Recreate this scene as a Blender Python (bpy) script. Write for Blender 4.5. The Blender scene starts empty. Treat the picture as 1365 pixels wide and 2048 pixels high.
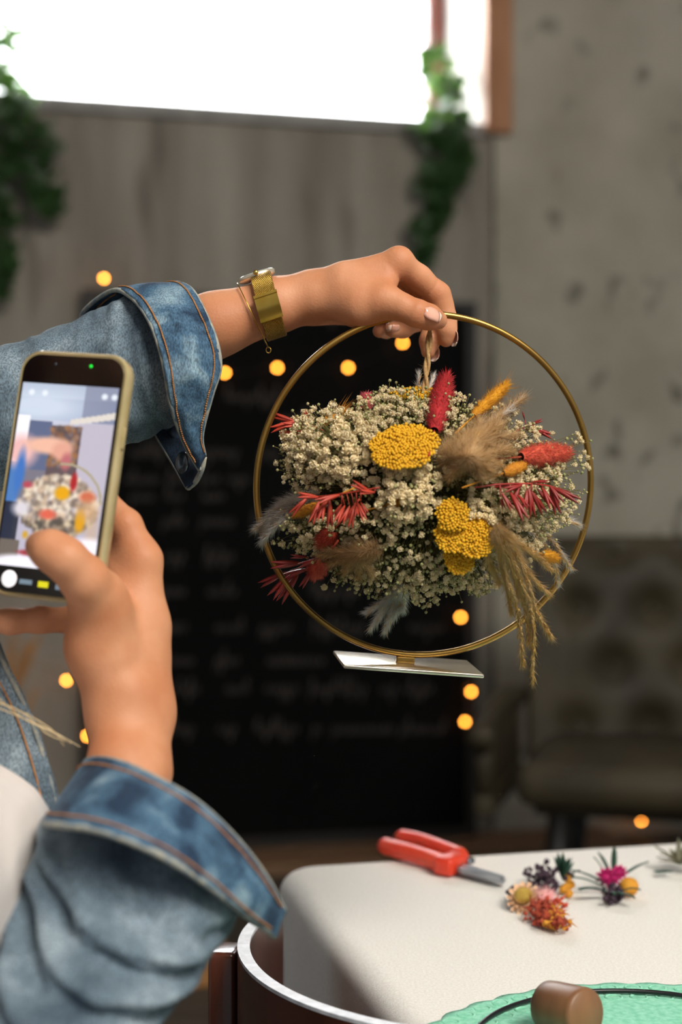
import bpy, bmesh, math, random
import numpy as np
from mathutils import Vector, Matrix, noise

random.seed(7); rng = np.random.default_rng(7)
scene = bpy.context.scene
COL = scene.collection
rad = math.radians

# ------------------------------------------------------------------ camera, world, lights, exposure
F, CX, CY, CZ = 50/36*2048, 682.5, 1024.0, 1.10
cam = bpy.data.cameras.new('camera'); camo = bpy.data.objects.new('camera', cam); COL.objects.link(camo)
camo.location = (0, 0, CZ); camo.rotation_euler = (rad(90), 0, 0)
cam.sensor_fit = 'VERTICAL'; cam.sensor_height = 36; cam.sensor_width = 24; cam.lens = 50
cam.dof.use_dof = True; cam.dof.focus_distance = 1.02; cam.dof.aperture_fstop = 3.8
cam.clip_start = 0.02
scene.camera = camo
scene.view_settings.view_transform = 'Standard'; scene.view_settings.look = 'None'
scene.view_settings.gamma = 1.0; scene.view_settings.use_curve_mapping = False
scene.view_settings.exposure = 0.25

world = bpy.data.worlds.new('world'); scene.world = world; world.use_nodes = True
bg = world.node_tree.nodes['Background']; bg.inputs[0].default_value = (0.92, 0.96, 1.0, 1); bg.inputs[1].default_value = 0.26

WYAW = rad(13); WU = Vector((math.cos(WYAW), math.sin(WYAW), 0)); WN = Vector((-math.sin(WYAW), math.cos(WYAW), 0)); WD = 4.65

def area_light(name, loc, target, sx, sy, power, color):
    l = bpy.data.lights.new(name, 'AREA'); l.shape = 'RECTANGLE'; l.size = sx; l.size_y = sy; l.energy = power; l.color = color
    o = bpy.data.objects.new(name, l); COL.objects.link(o); o.location = loc
    o.rotation_euler = (Vector(target) - Vector(loc)).to_track_quat('-Z', 'Y').to_euler()
    return o
# daylight outside the window in the back wall
wc = Vector((0, WD, 0)) + WU*(-0.65) + WN*1.15
area_light('daylight_back_window', (wc.x, wc.y, 3.35), (-0.1, 1.0, 0.9), 4.2, 2.6, 1250, (0.95, 0.98, 1.0))
# the large windows of the room's right side, behind the photographer's shoulder
area_light('daylight_side_window', (1.15, -0.8, 3.0), (-0.05, 1.1, 1.0), 1.5, 1.2, 94, (1.0, 0.94, 0.85))

# ------------------------------------------------------------------ helpers
def P(px, py, Z): return Vector(((px-CX)/F*Z, Z, CZ-(py-CY)/F*Z))
def wall_pt(px, py, off=0.0):
    d = Vector(((px-CX)/F, 1, -(py-CY)/F))
    t = (WD*math.cos(WYAW) - off)/(d.x*WN.x + d.y*WN.y)
    return Vector((0, 0, CZ)) + d*t
def table_pt(px, py, z):
    Z = F*(CZ-z)/(py-CY); return P(px, py, Z)
def lin(c):
    if isinstance(c, str): c = tuple(int(c[i:i+2], 16)/255 for i in (0, 2, 4))
    return tuple((v/12.92 if v <= .04045 else ((v+.055)/1.055)**2.4) for v in c) + (1.0,)

MATS = {}
def mat(name, c1, c2=None, scale=40, rough=.6, metal=0, bump=0, bscale=None, sss=0, stretch=(1,1,1), detail=5,
        lo=.35, hi=.65, c3=None, randv=0, spec=.5, distort=0, trans=0, sheen=0, coat=0):
    m = bpy.data.materials.new(name); m.use_nodes = True; MATS[name] = m
    nt = m.node_tree; N = nt.nodes; L = nt.links; b = N['Principled BSDF']
    b.inputs['Roughness'].default_value = rough; b.inputs['Metallic'].default_value = metal
    b.inputs['Base Color'].default_value = lin(c1); b.inputs['Specular IOR Level'].default_value = spec
    if sss:
        b.inputs['Subsurface Weight'].default_value = sss; b.inputs['Subsurface Radius'].default_value = (1, .35, .2); b.inputs['Subsurface Scale'].default_value = .006
    if sheen: b.inputs['Sheen Weight'].default_value = sheen
    if coat: b.inputs['Coat Weight'].default_value = coat; b.inputs['Coat Roughness'].default_value = .1
    tc = N.new('ShaderNodeTexCoord'); mp = N.new('ShaderNodeMapping'); mp.inputs['Scale'].default_value = stretch
    L.new(tc.outputs['Object'], mp.inputs['Vector'])
    out = None
    if c2 is not None:
        n = N.new('ShaderNodeTexNoise'); n.inputs['Scale'].default_value = scale; n.inputs['Detail'].default_value = detail
        n.inputs['Distortion'].default_value = distort
        L.new(mp.outputs[0], n.inputs['Vector'])
        r = N.new('ShaderNodeValToRGB'); r.color_ramp.elements[0].position = lo; r.color_ramp.elements[1].position = hi
        r.color_ramp.elements[0].color = lin(c1); r.color_ramp.elements[1].color = lin(c2)
        if c3 is not None:
            e = r.color_ramp.elements.new((lo+hi)/2); e.color = lin(c3)
        L.new(n.outputs['Fac'], r.inputs[0]); out = r.outputs[0]
        L.new(out, b.inputs['Base Color'])
    if randv:
        oi = N.new('ShaderNodeObjectInfo'); mr = N.new('ShaderNodeMapRange')
        mr.inputs['To Min'].default_value = 1-randv; mr.inputs['To Max'].default_value = 1+randv*.5
        L.new(oi.outputs['Random'], mr.inputs['Value'])
        mx = N.new('ShaderNodeHueSaturation'); L.new(mr.outputs[0], mx.inputs['Value'])
        if out: L.new(out, mx.inputs['Color'])
        else: mx.inputs['Color'].default_value = lin(c1)
        L.new(mx.outputs[0], b.inputs['Base Color'])
    if bump:
        n2 = N.new('ShaderNodeTexNoise'); n2.inputs['Scale'].default_value = bscale or scale*4; n2.inputs['Detail'].default_value = 4
        L.new(mp.outputs[0], n2.inputs['Vector'])
        bp = N.new('ShaderNodeBump'); bp.inputs['Strength'].default_value = bump; bp.inputs['Distance'].default_value = .001
        L.new(n2.outputs['Fac'], bp.inputs['Height']); L.new(bp.outputs[0], b.inputs['Normal'])
    if trans:
        b.inputs['Transmission Weight'].default_value = trans
    return m
def emit(name, col, strength):
    m = mat(name, col); b = m.node_tree.nodes['Principled BSDF']
    b.inputs['Emission Color'].default_value = lin(col); b.inputs['Emission Strength'].default_value = strength
    return m

def obj(name, verts, faces, m, parent=None, smooth=True):
    me = bpy.data.meshes.new(name)
    me.from_pydata([tuple(v) for v in verts], [], faces)
    if smooth: me.polygons.foreach_set('use_smooth', [True]*len(me.polygons))
    me.materials.append(m if not isinstance(m, str) else MATS[m]); me.update()
    o = bpy.data.objects.new(name, me); COL.objects.link(o)
    if parent is not None: adopt(o, parent)
    return o
def world_m(o):
    m = Matrix.LocRotScale(o.location, o.rotation_euler, o.scale)
    return (world_m(o.parent) @ o.matrix_parent_inverse @ m) if o.parent else m
def adopt(o, parent):
    o.parent = parent; o.matrix_parent_inverse = world_m(parent).inverted()
def tag(o, label, cat, group=None, kind=None):
    o['label'] = label
    if cat: o['category'] = cat
    if group: o['group'] = group
    if kind: o['kind'] = kind
    return o
def thing(name, label, cat, loc, group=None):
    o = bpy.data.objects.new(name, None); COL.objects.link(o); o.location = loc; o.empty_display_size = .05
    return tag(o, label, cat, group)
def inst(name, me, M, parent=None):
    o = bpy.data.objects.new(name, me); COL.objects.link(o)
    if parent is not None: adopt(o, parent)
    o.matrix_basis = M
    return o

class MB:
    def __init__(s): s.v = []; s.f = []
    def add(s, verts, faces):
        b = len(s.v); s.v += [tuple(v) for v in verts]; s.f += [tuple(i+b for i in f) for f in faces]; return s
    def box(s, c, sx, sy, sz, ux=Vector((1,0,0)), uy=Vector((0,1,0)), uz=Vector((0,0,1)), bev=0.0):
        c = Vector(c)
        if bev <= 0:
            vs = [c+ux*(sx/2*a)+uy*(sy/2*b)+uz*(sz/2*d) for a in (-1,1) for b in (-1,1) for d in (-1,1)]
            return s.add(vs, [(0,1,3,2),(4,6,7,5),(0,4,5,1),(2,3,7,6),(0,2,6,4),(1,5,7,3)])
        bm = bmesh.new(); bmesh.ops.create_cube(bm, size=1)
        for v in bm.verts: v.co = Vector((v.co.x*sx, v.co.y*sy, v.co.z*sz))
        bmesh.ops.bevel(bm, geom=list(bm.edges), offset=bev, segments=3, affect='EDGES', profile=.5)
        bm.verts.ensure_lookup_table()
        vs = [c+ux*v.co.x+uy*v.co.y+uz*v.co.z for v in bm.verts]; fs = [tuple(v.index for v in f.verts) for f in bm.faces]
        bm.free(); return s.add(vs, fs)
    def tube(s, pts, r, n=8, closed=False, cap=True, ell=None):
        pts = [Vector(p) for p in pts]; m = len(pts)
        rs = r if isinstance(r, (list, tuple)) else [r]*m
        b = len(s.v); prev = None
        for i, p in enumerate(pts):
            a = pts[(i-1) % m] if (closed or i > 0) else p
            c = pts[(i+1) % m] if (closed or i < m-1) else p
            t = (c-a).normalized()
            if prev is None:
                ref = Vector((0,0,1)) if abs(t.z) < .9 else Vector((1,0,0)); x = t.cross(ref).normalized()
            else:
                x = (prev - t*prev.dot(t)).normalized()
            prev = x; y = t.cross(x)
            for k in range(n):
                a_ = 2*math.pi*k/n
                s.v.append(tuple(p + x*(math.cos(a_)*rs[i]) + y*(math.sin(a_)*rs[i])))
        last = m if closed else m-1
        for i in range(last):
            j = (i+1) % m
            for k in range(n):
                k2 = (k+1) % n
                s.f.append((b+i*n+k, b+i*n+k2, b+j*n+k2, b+j*n+k))
        if cap and not closed:
            s.f.append(tuple(b+k for k in reversed(range(n)))); s.f.append(tuple(b+(m-1)*n+k for k in range(n)))
        return s
    def lathe(s, prof, n=24, M=Matrix()):
        b = len(s.v); m = len(prof)
        for (r, z) in prof:
            for k in range(n):
                a = 2*math.pi*k/n; s.v.append(tuple(M @ Vector((r*math.cos(a), r*math.sin(a), z))))
        for i in range(m-1):
            for k in range(n):
                k2 = (k+1) % n; s.f.append((b+i*n+k, b+i*n+k2, b+(i+1)*n+k2, b+(i+1)*n+k))
        return s
    def blob(s, c, r, sub=1, M=None, jit=0):
        vs, fs = ICO[sub]
        c = Vector(c)
        s.add([c + ((M @ Vector(v)) if M else Vector(v))*(r*(1+jit*(random.random()-.5))) for v in vs], fs); return s
    def needle(s, a, d, L, w):      # a thin three-sided hair
        d = d.normalized(); x = d.orthogonal().normalized(); y = d.cross(x)
        b = len(s.v)
        s.v += [tuple(a+x*w), tuple(a-x*(w*.5)+y*(w*.87)), tuple(a-x*(w*.5)-y*(w*.87)), tuple(a+d*L)]
        s.f += [(b, b+1, b+3), (b+1, b+2, b+3), (b+2, b, b+3)]; return s
    def build(s, name, m, parent=None, smooth=True): return obj(name, s.v, s.f, m, parent, smooth)
ICO = {}
for sub in (1, 2, 3):
    bm = bmesh.new(); bmesh.ops.create_icosphere(bm, subdivisions=sub, radius=1); bm.verts.ensure_lookup_table()
    ICO[sub] = ([v.co.copy() for v in bm.verts], [tuple(v.index for v in f.verts) for f in bm.faces]); bm.free()

def catmull(pts, n):
    pts = [Vector(p) for p in pts]; out = []; m = len(pts)-1
    for i in range(n):
        t = i/(n-1)*m; k = min(int(t), m-1); u = t-k
        p0 = pts[k-1] if k > 0 else pts[0]*2-pts[1]; p1 = pts[k]; p2 = pts[k+1]; p3 = pts[k+2] if k+2 <= m else pts[m]*2-pts[m-1]
        out.append(.5*((2*p1)+(p2-p0)*u+(2*p0-5*p1+4*p2-p3)*u*u+(3*p1-p0-3*p2+p3)*u**3))
    return out
def frame_of(z, up=Vector((0,0,1))):
    z = Vector(z).normalized(); x = up.cross(z)
    if x.length < 1e-4: x = Vector((1,0,0)).cross(z)
    x.normalize(); y = z.cross(x)
    return Matrix((x, y, z)).transposed()
def rdir():
    v = Vector((random.gauss(0,1), random.gauss(0,1), random.gauss(0,1))); return v.normalized()
def grid_faces(nu, nv, closed_u=False):
    fs = []
    for i in range(nv-1):
        for j in range(nu if closed_u else nu-1):
            j2 = (j+1) % nu; fs.append((i*nu+j, i*nu+j2, (i+1)*nu+j2, (i+1)*nu+j))
    return fs
def solid(o, t, off=-1):
    m = o.modifiers.new('thickness', 'SOLIDIFY'); m.thickness = t; m.offset = off; return o
def subd(o, n=1):
    m = o.modifiers.new('smooth', 'SUBSURF'); m.levels = n; m.render_levels = n; return o

# ---- smooth union of tapered capsules, meshed by surface nets (for bodies, one continuous skin)
def smin(a, b, k):
    h = np.maximum(k-np.abs(a-b), 0)/k
    return np.minimum(a, b)-h*h*k*.25
def sdf_mesh(groups, h, pad=.012, post=None):
    """groups: list of (k_join, [(a, b, ra, rb, k), ...])"""
    pts = []
    for _, caps in groups:
        for a, b, ra, rb, k in caps:
            for p, r in ((a, ra), (b, rb)): pts += [Vector(p)-Vector((r,)*3), Vector(p)+Vector((r,)*3)]
    lo = np.array([min(p[i] for p in pts) for i in range(3)])-pad; hi = np.array([max(p[i] for p in pts) for i in range(3)])+pad
    dims = np.ceil((hi-lo)/h).astype(int)+1
    ax = [lo[i]+h*np.arange(dims[i]) for i in range(3)]
    total = np.full(dims, 1.0, np.float32)
    for kj, caps in groups:
        fld = np.full(dims, 1.0, np.float32)
        for a, b, ra, rb, k in caps:
            a = np.array(a, float); b = np.array(b, float); m = max(ra, rb)+max(k, kj)*1.2+3*h
            i0 = np.maximum(((np.minimum(a, b)-m-lo)/h).astype(int), 0); i1 = np.minimum(((np.maximum(a, b)+m-lo)/h).astype(int)+2, dims)
            X = ax[0][i0[0]:i1[0], None, None]; Y = ax[1][None, i0[1]:i1[1], None]; Z = ax[2][None, None, i0[2]:i1[2]]
            ba = b-a; L2 = max(ba @ ba, 1e-12)
            t = np.clip(((X-a[0])*ba[0]+(Y-a[1])*ba[1]+(Z-a[2])*ba[2])/L2, 0, 1)
            d = np.sqrt((X-a[0]-t*ba[0])**2+(Y-a[1]-t*ba[1])**2+(Z-a[2]-t*ba[2])**2)-(ra+(rb-ra)*t)
            sl = tuple(slice(i0[q], i1[q]) for q in range(3))
            fld[sl] = smin(fld[sl], d.astype(np.float32), k)
        total = smin(total, fld, kj)
    if post is not None: total = post(total, ax)
    return surface_nets(total, lo, h)
def surface_nets(f, lo, h):
    s = f < 0
    cnt = np.zeros(tuple(d-1 for d in f.shape), np.int8); n = f.shape
    offs = [(i, j, k) for i in (0,1) for j in (0,1) for k in (0,1)]
    for o in offs: cnt += s[o[0]:n[0]-1+o[0], o[1]:n[1]-1+o[1], o[2]:n[2]-1+o[2]]
    cells = np.argwhere((cnt > 0) & (cnt < 8))
    vals = np.stack([f[cells[:,0]+o[0], cells[:,1]+o[1], cells[:,2]+o[2]] for o in offs], 1)
    acc = np.zeros((len(cells), 3)); num = np.zeros(len(cells))
    O = np.array(offs, float)
    for i in range(8):
        for j in range(i+1, 8):
            if abs(O[i]-O[j]).sum() != 1: continue
            a, b = vals[:,i], vals[:,j]; c = (a < 0) != (b < 0)
            t = np.where(c, a/np.where(c, a-b, 1), 0)
            acc += np.where(c[:,None], O[i]+t[:,None]*(O[j]-O[i]), 0); num += c
    V = lo+h*(cells+acc/num[:,None])
    idx = np.full(cnt.shape, -1); idx[cells[:,0], cells[:,1], cells[:,2]] = np.arange(len(cells))
    faces = []
    for axn in range(3):
        u, w = [(1,2), (2,0), (0,1)][axn]
        sl0 = [slice(None)]*3; sl1 = [slice(None)]*3; sl0[axn] = slice(0, -1); sl1[axn] = slice(1, None)
        A = s[tuple(sl0)]; B = s[tuple(sl1)]
        e = np.argwhere(A != B); e = e[(e[:,u] > 0) & (e[:,w] > 0) & (e[:,u] < n[u]-1) & (e[:,w] < n[w]-1)]
        du = np.zeros(3, int); du[u] = 1; dw = np.zeros(3, int); dw[w] = 1
        q = [idx[tuple((e-du-dw).T)], idx[tuple((e-dw).T)], idx[tuple(e.T)], idx[tuple((e-du).T)]]
        Q = np.stack(q, 1); fl = ~A[tuple(e.T)]
        Q[fl] = Q[fl][:, ::-1]
        faces.append(Q)
    Fc = np.concatenate(faces); Fc = Fc[(Fc >= 0).all(1)]
    return V, Fc.tolist()

# ------------------------------------------------------------------ materials
mat('concrete_streaked', '7c756b', 'a29b90', scale=2.2, rough=.9, bump=.4, bscale=60, stretch=(3, 3, .45), lo=.3, hi=.7, c3='928b80')
mat('concrete_smooth', 'a09a8a', 'b4ae9f', scale=3, rough=.9, bump=.3, bscale=40)
# dark pits and blotches cast into the concrete of the wall
for nm, sc, lo_, hi_, st in (('concrete_smooth', 9, .62, .72, (1, 1, .8)), ('concrete_streaked', 5, .60, .74, (2.2, 2.2, .35))):
    m = MATS[nm]; nt = m.node_tree; b = nt.nodes['Principled BSDF']; src = b.inputs['Base Color'].links[0].from_socket
    tc = nt.nodes.new('ShaderNodeTexCoord'); mp = nt.nodes.new('ShaderNodeMapping'); mp.inputs['Scale'].default_value = st
    n = nt.nodes.new('ShaderNodeTexNoise'); n.inputs['Scale'].default_value = sc; n.inputs['Detail'].default_value = 2
    r = nt.nodes.new('ShaderNodeValToRGB'); r.color_ramp.elements[0].position = lo_; r.color_ramp.elements[1].position = hi_
    r.color_ramp.elements[0].color = (0,0,0,1); r.color_ramp.elements[1].color = (.75,.75,.75,1)
    mx = nt.nodes.new('ShaderNodeMix'); mx.data_type = 'RGBA'; mx.inputs[7].default_value = lin('4a443d')
    nt.links.new(tc.outputs['Object'], mp.inputs[0]); nt.links.new(mp.outputs[0], n.inputs['Vector']); nt.links.new(n.outputs['Fac'], r.inputs[0])
    nt.links.new(r.outputs[0], mx.inputs[0]); nt.links.new(src, mx.inputs[6]); nt.links.new(mx.outputs[2], b.inputs['Base Color'])
mat('floor_boards', '3a322a', '4d4439', scale=4, rough=.7, stretch=(1, 6, 1), bump=.2, bscale=80)
mat('ceiling_paint', '8a857c', '98938a', scale=3, rough=.95)
mat('plaster_white', 'd8d4cc', 'e6e3dc', scale=6, rough=.9, bump=.1)
mat('casing_wood', 'a06c48', 'b98560', scale=6, rough=.6, stretch=(6, 6, .6), bump=.1)
mat('frame_wood', '5e2a1c', '7a3a28', scale=6, rough=.5, stretch=(6, 6, .6))
mat('sill_stone', '8d8b88', 'a3a19d', scale=12, rough=.6)
mat('chalkboard', '070707', '0b0b0b', scale=3, rough=.8, spec=.1)
mat('chalk', '5c5753', '403c39', scale=60, rough=1, spec=0)
mat('board_frame', '14100c', '1e1812', scale=8, rough=.6)
mat('plank_wood', '6e5236', '83644a', scale=5, rough=.7, stretch=(1, 8, 8))
mat('pale_wood', '9b6a38', 'b5824c', scale=10, rough=.6, stretch=(1, 1, 8))
mat('vine_leaf', '1e361a', '365a2a', scale=20, rough=.45, randv=.35)
mat('vine_stem', '3a3a1c', '4c4a26', scale=30, rough=.7)
mat('velvet', '332c1e', '453d2b', scale=6, rough=.6, spec=.4, bump=.1, bscale=300)
mat('dark_leg', '0d0a08', '15110d', scale=10, rough=.5)
mat('wire_dark', '15120e', '1d1914', scale=20, rough=.7)
emit('bulb_glow', 'ff9a34', 24.0)
mat('linen', 'f2efe9', 'e4e0d8', scale=500, rough=.9, bump=.25, bscale=900)
mat('table_wood', '6b4c31', '7d5b3d', scale=8, rough=.6, stretch=(1, 8, 1))
mat('chair_wood', '3a1a0e', '5c3020', scale=14, rough=.28, stretch=(1, 1, .25), bump=.08, bscale=90, coat=.3)
mat('rim_highlight', 'b4b6bc', 'd4d6dc', scale=120, rough=.3, stretch=(1, 1, 1))  # pale colour paints the window's highlight on the brown backrest's top edge
mat('mint_lace', '79c8a6', '9adcbf', scale=220, rough=.9, bump=.6, bscale=420)
mat('black_wire', '0b0c0e', '121316', scale=40, rough=.4)
mat('turned_wood', '5c3a20', '8a6040', scale=26, rough=.45, stretch=(1, 1, .18), bump=.1)
mat('red_plastic', 'd83a20', 'e04a2c', scale=30, rough=.38)
mat('steel', '8d9299', 'a7acb2', scale=60, rough=.28, metal=.9)
mat('brass', 'a07c3c', 'b48e4a', scale=30, rough=.3, metal=.9)
mat('plate_metal', 'd6cab4', 'ddd4c4', scale=30, rough=.22, metal=.85)
mat('jute', 'a07c4c', 'c09c68', scale=500, rough=.95, bump=.5, bscale=900)
mat('cream_petal', 'fbeecb', 'ecd7a4', scale=300, rough=.8, randv=.18, sss=.0)
mat('bud', 'b4a878', '848a54', scale=120, rough=.8)
mat('fine_stem', '5c6030', '7d6a30', scale=60, rough=.8)
mat('core_moss', '2a2614', '3c3a1c', scale=90, rough=1, bump=.6, bscale=300)
mat('yarrow', 'd29a0a', 'e2ae18', scale=300, rough=.75)
mat('yarrow_under', '8a6a14', 'a98418', scale=100, rough=.85)
mat('red_tail', '96161a', 'b8262a', scale=200, rough=.8)
mat('coral_tail', 'b03622', 'cc543a', scale=200, rough=.8)
mat('rose_tail', 'b0404a', 'c85a60', scale=200, rough=.8)
mat('gold_tail', 'd9930c', 'f0b02c', scale=200, rough=.8)
mat('ochre_tail', 'b87410', 'd08c20', scale=200, rough=.8)
mat('red_oat', 'b8321f', 'd85a44', scale=160, rough=.45, randv=.25)
mat('dark_red_oat', '821814', 'a42e26', scale=160, rough=.45, randv=.25)
mat('tan_plume', 'd4ae76', 'e8c898', scale=120, rough=.85)
mat('gold_plume', 'e8bc6c', 'f6d698', scale=120, rough=.8)
mat('brown_plume', 'b48a54', 'c8a070', scale=120, rough=.9)
mat('white_plume', 'e2dad0', 'f4f0ea', scale=120, rough=.85)
mat('skin', 'c07e58', 'd09470', scale=24, rough=.55, spec=.35, sss=.10, bump=.25, bscale=600, c3='c88a64')
mat('nail', 'dfa48e', 'e6b09a', scale=60, rough=.16, coat=.4)
mat('nail_tip', 'e8c8b4', 'ecd2c0', scale=60, rough=.2)
mat('denim', '40505e', '95a4ae', scale=26, rough=.9, c3='62737f', lo=.3, hi=.74, detail=9)
mat('denim_dark', '173049', '7d97a6', scale=34, rough=.9, c3='42627c', lo=.36, hi=.68, detail=9, distort=.4)
mat('denim_inside', '0e1c2c', '203449', scale=60, rough=.9)
mat('denim_edge', '7e8a90', 'aaa798', scale=200, rough=.95)
mat('thread', '9c6436', 'b88048', scale=300, rough=.8)
mat('shirt', 'd2cbc6', 'dcd5d0', scale=20, rough=.9, bump=.1)
mat('hair', 'c0a880', 'd8c49c', scale=80, rough=.5, stretch=(6, 6, 1))
mat('jeans', '22303f', '34465a', scale=40, rough=.9)
mat('gold_band', 'b08a34', 'c8a452', scale=900, rough=.36, metal=.9)
mat('gold_smooth', 'c89c3c', 'd8b458', scale=60, rough=.24, metal=.95)
mat('watch_face', 'd8dcd8', 'c8ccc8', scale=40, rough=.12, metal=.3)
mat('case_metal', 'e0d6be', 'e8e0cc', scale=40, rough=.3, metal=.7)
mat('phone_black', '08080a', '0b0b0d', scale=40, rough=.12)
mat('case_clear', 'b9a878', 'cbb98c', scale=40, rough=.12, metal=.25, coat=.6)
mat('snap_metal', '5a5f66', '70757c', scale=60, rough=.25, metal=.9)
mat('lip', 'b0605a', 'b86862', scale=50, rough=.5)
mat('eye', 'f0ece6', '403020', scale=20, rough=.2)
for nm in ('denim', 'denim_dark', 'denim_inside'):      # the twill weave
    m = MATS[nm]; nt = m.node_tree; b = nt.nodes['Principled BSDF']; src = b.inputs['Base Color'].links[0].from_socket
    tc = nt.nodes.new('ShaderNodeTexCoord')
    n = nt.nodes.new('ShaderNodeTexNoise'); n.inputs['Scale'].default_value = 900; n.inputs['Detail'].default_value = 3
    mp = nt.nodes.new('ShaderNodeMapping'); mp.inputs['Scale'].default_value = (1, 1, .45); mp.inputs['Rotation'].default_value = (0, .7, 0)
    mr = nt.nodes.new('ShaderNodeMapRange'); mr.inputs['From Min'].default_value = .35; mr.inputs['From Max'].default_value = .65
    mr.inputs['To Min'].default_value = .62; mr.inputs['To Max'].default_value = 1.42
    mx = nt.nodes.new('ShaderNodeMix'); mx.data_type = 'RGBA'; mx.blend_type = 'MULTIPLY'; mx.inputs[0].default_value = 1
    bp = nt.nodes.new('ShaderNodeBump'); bp.inputs['Strength'].default_value = .5; bp.inputs['Distance'].default_value = .0006
    nt.links.new(tc.outputs['Object'], mp.inputs[0]); nt.links.new(mp.outputs[0], n.inputs['Vector']); nt.links.new(n.outputs['Fac'], mr.inputs[0])
    nt.links.new(mr.outputs[0], mx.inputs[7]); nt.links.new(src, mx.inputs[6]); nt.links.new(mx.outputs[2], b.inputs['Base Color'])
    nt.links.new(n.outputs['Fac'], bp.inputs['Height']); nt.links.new(bp.outputs[0], b.inputs['Normal'])
m = MATS['gold_band']; nt = m.node_tree; b = nt.nodes['Principled BSDF']        # woven mesh of the band
tc = nt.nodes.new('ShaderNodeTexCoord'); bp = nt.nodes.new('ShaderNodeBump'); bp.inputs['Strength'].default_value = 1.0; bp.inputs['Distance'].default_value = .0006
hs = []
for rot in (.6, -.75):
    mp = nt.nodes.new('ShaderNodeMapping'); mp.inputs['Rotation'].default_value = (0, rot, 0); w = nt.nodes.new('ShaderNodeTexWave'); w.inputs['Scale'].default_value = 260
    nt.links.new(tc.outputs['Object'], mp.inputs[0]); nt.links.new(mp.outputs[0], w.inputs['Vector']); hs.append(w.outputs['Fac'])
ad = nt.nodes.new('ShaderNodeMath'); ad.operation = 'MAXIMUM'; nt.links.new(hs[0], ad.inputs[0]); nt.links.new(hs[1], ad.inputs[1])
nt.links.new(ad.outputs[0], bp.inputs['Height']); nt.links.new(bp.outputs[0], b.inputs['Normal'])
# leaves, plumes and dry petals let some light through
for nm, hx_, fac in (('vine_leaf', '5f8a34', .25), ('tan_plume', 'e0b880', .4), ('gold_plume', 'f0c070', .4), ('white_plume', 'f0ece6', .4), ('brown_plume', 'c09060', .35), ('cream_petal', 'f4e0b0', .2), ('gold_tail', 'f0b030', .3), ('red_oat', 'e05040', .2)):
    nt = MATS[nm].node_tree; b = nt.nodes['Principled BSDF']; out = nt.nodes['Material Output']
    tr = nt.nodes.new('ShaderNodeBsdfTranslucent'); tr.inputs[0].default_value = lin(hx_); mx = nt.nodes.new('ShaderNodeMixShader'); mx.inputs[0].default_value = fac
    nt.links.new(b.outputs[0], mx.inputs[1]); nt.links.new(tr.outputs[0], mx.inputs[2]); nt.links.new(mx.outputs[0], out.inputs[0])
# glass pane
m = bpy.data.materials.new('glass'); m.use_nodes = True; MATS['glass'] = m
b = m.node_tree.nodes['Principled BSDF']; b.inputs['Transmission Weight'].default_value = 1; b.inputs['Roughness'].default_value = 0; b.inputs['IOR'].default_value = 1.02

# ------------------------------------------------------------------ the room
def wl(u, z, off=0.0):      # wall coordinates: along the wall, height, distance into the room
    return Vector((0, WD, 0)) + WU*u - WN*off + Vector((0, 0, z))
def wu(px, off=0.0):
    p = wall_pt(px, 900, off); return (p-Vector((0, WD, p.z))).dot(WU)
H = 3.7; uL, uR = wu(-150), wu(965); zS = wall_pt(840, 240).z; zT = zS+1.15; ujoint = wu(985)
def wall_box(mb, u0, u1, z0, z1, o0, o1):
    c = wl((u0+u1)/2, (z0+z1)/2, (o0+o1)/2); mb.box(c, abs(u1-u0), abs(o1-o0), z1-z0, WU, WN)
mb = MB()
DEP = .46
wall_box(mb, -3.6, uL, 0, H, -DEP, 0); wall_box(mb, uL, uR, 0, zS-.045, -DEP, 0); wall_box(mb, uL, uR, zT, H, -DEP, 0); wall_box(mb, uR, ujoint, 0, H, -DEP, 0)
wb = mb.build('wall_back', 'concrete_streaked', smooth=False); tag(wb, 'grey board-marked concrete wall below the window', None, kind='structure')
mb = MB(); wall_box(mb, ujoint+.006, 4.2, 0, H, -DEP, .012)
wr = mb.build('wall_right', 'concrete_smooth', smooth=False); tag(wr, 'smoother grey-green concrete wall panel right of the window', None, kind='structure')
mb = MB().box((0, 1.6, -.05), 9.5, 8.4, .1); fl = mb.build('floor', 'floor_boards', smooth=False); tag(fl, 'dark brown floor', None, kind='structure')
mb = MB().box((0, 2.6, H+.05), 9.5, 6.6, .1); ce = mb.build('ceiling', 'ceiling_paint', smooth=False); tag(ce, 'pale grey ceiling', None, kind='structure')
# window
win = thing('window_1', 'bright overexposed window with brown wooden frame', None, wl((uL+uR)/2, zS)); win['kind'] = 'structure'
mb = MB(); wall_box(mb, uR-.004, uR+.0, zS, zT, -DEP, 0); wall_box(mb, uL, uL+.004, zS, zT, -DEP, 0); wall_box(mb, uL, uR, zT-.004, zT, -DEP, 0)
mb.build('reveal', 'plaster_white', win, False)
mb = MB(); wall_box(mb, uL-.03, uR+.01, zS-.045, zS-.005, -DEP, .03); mb.build('sill', 'sill_stone', win, False)
fo = -DEP+.07
fr = MB()
wall_box(fr, uR-.075, uR-.006, zS, zT-.005, -DEP, fo); wall_box(fr, uL+.006, uL+.075, zS, zT-.005, -DEP, fo)
wall_box(fr, uL+.075, uR-.075, zT-.075, zT-.005, -DEP, fo); fr.build('window_frame', 'frame_wood', win, False)
fr2 = MB(); wall_box(fr2, uL+.075, uR-.075, zS, zS+.03, -DEP, fo); fr2.build('bottom_rail', 'sill_stone', win, False)
mb = MB(); wall_box(mb, uL+.07, uR-.07, zS+.02, zT-.07, -DEP+.03, -DEP+.036); mb.build('pane', 'glass', win, False)
cz1 = wall_pt(1000, 272).z
mb = MB(); wall_box(mb, uR-.005, wu(1025, .05), cz1, zT+.1, .012, .055)
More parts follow.
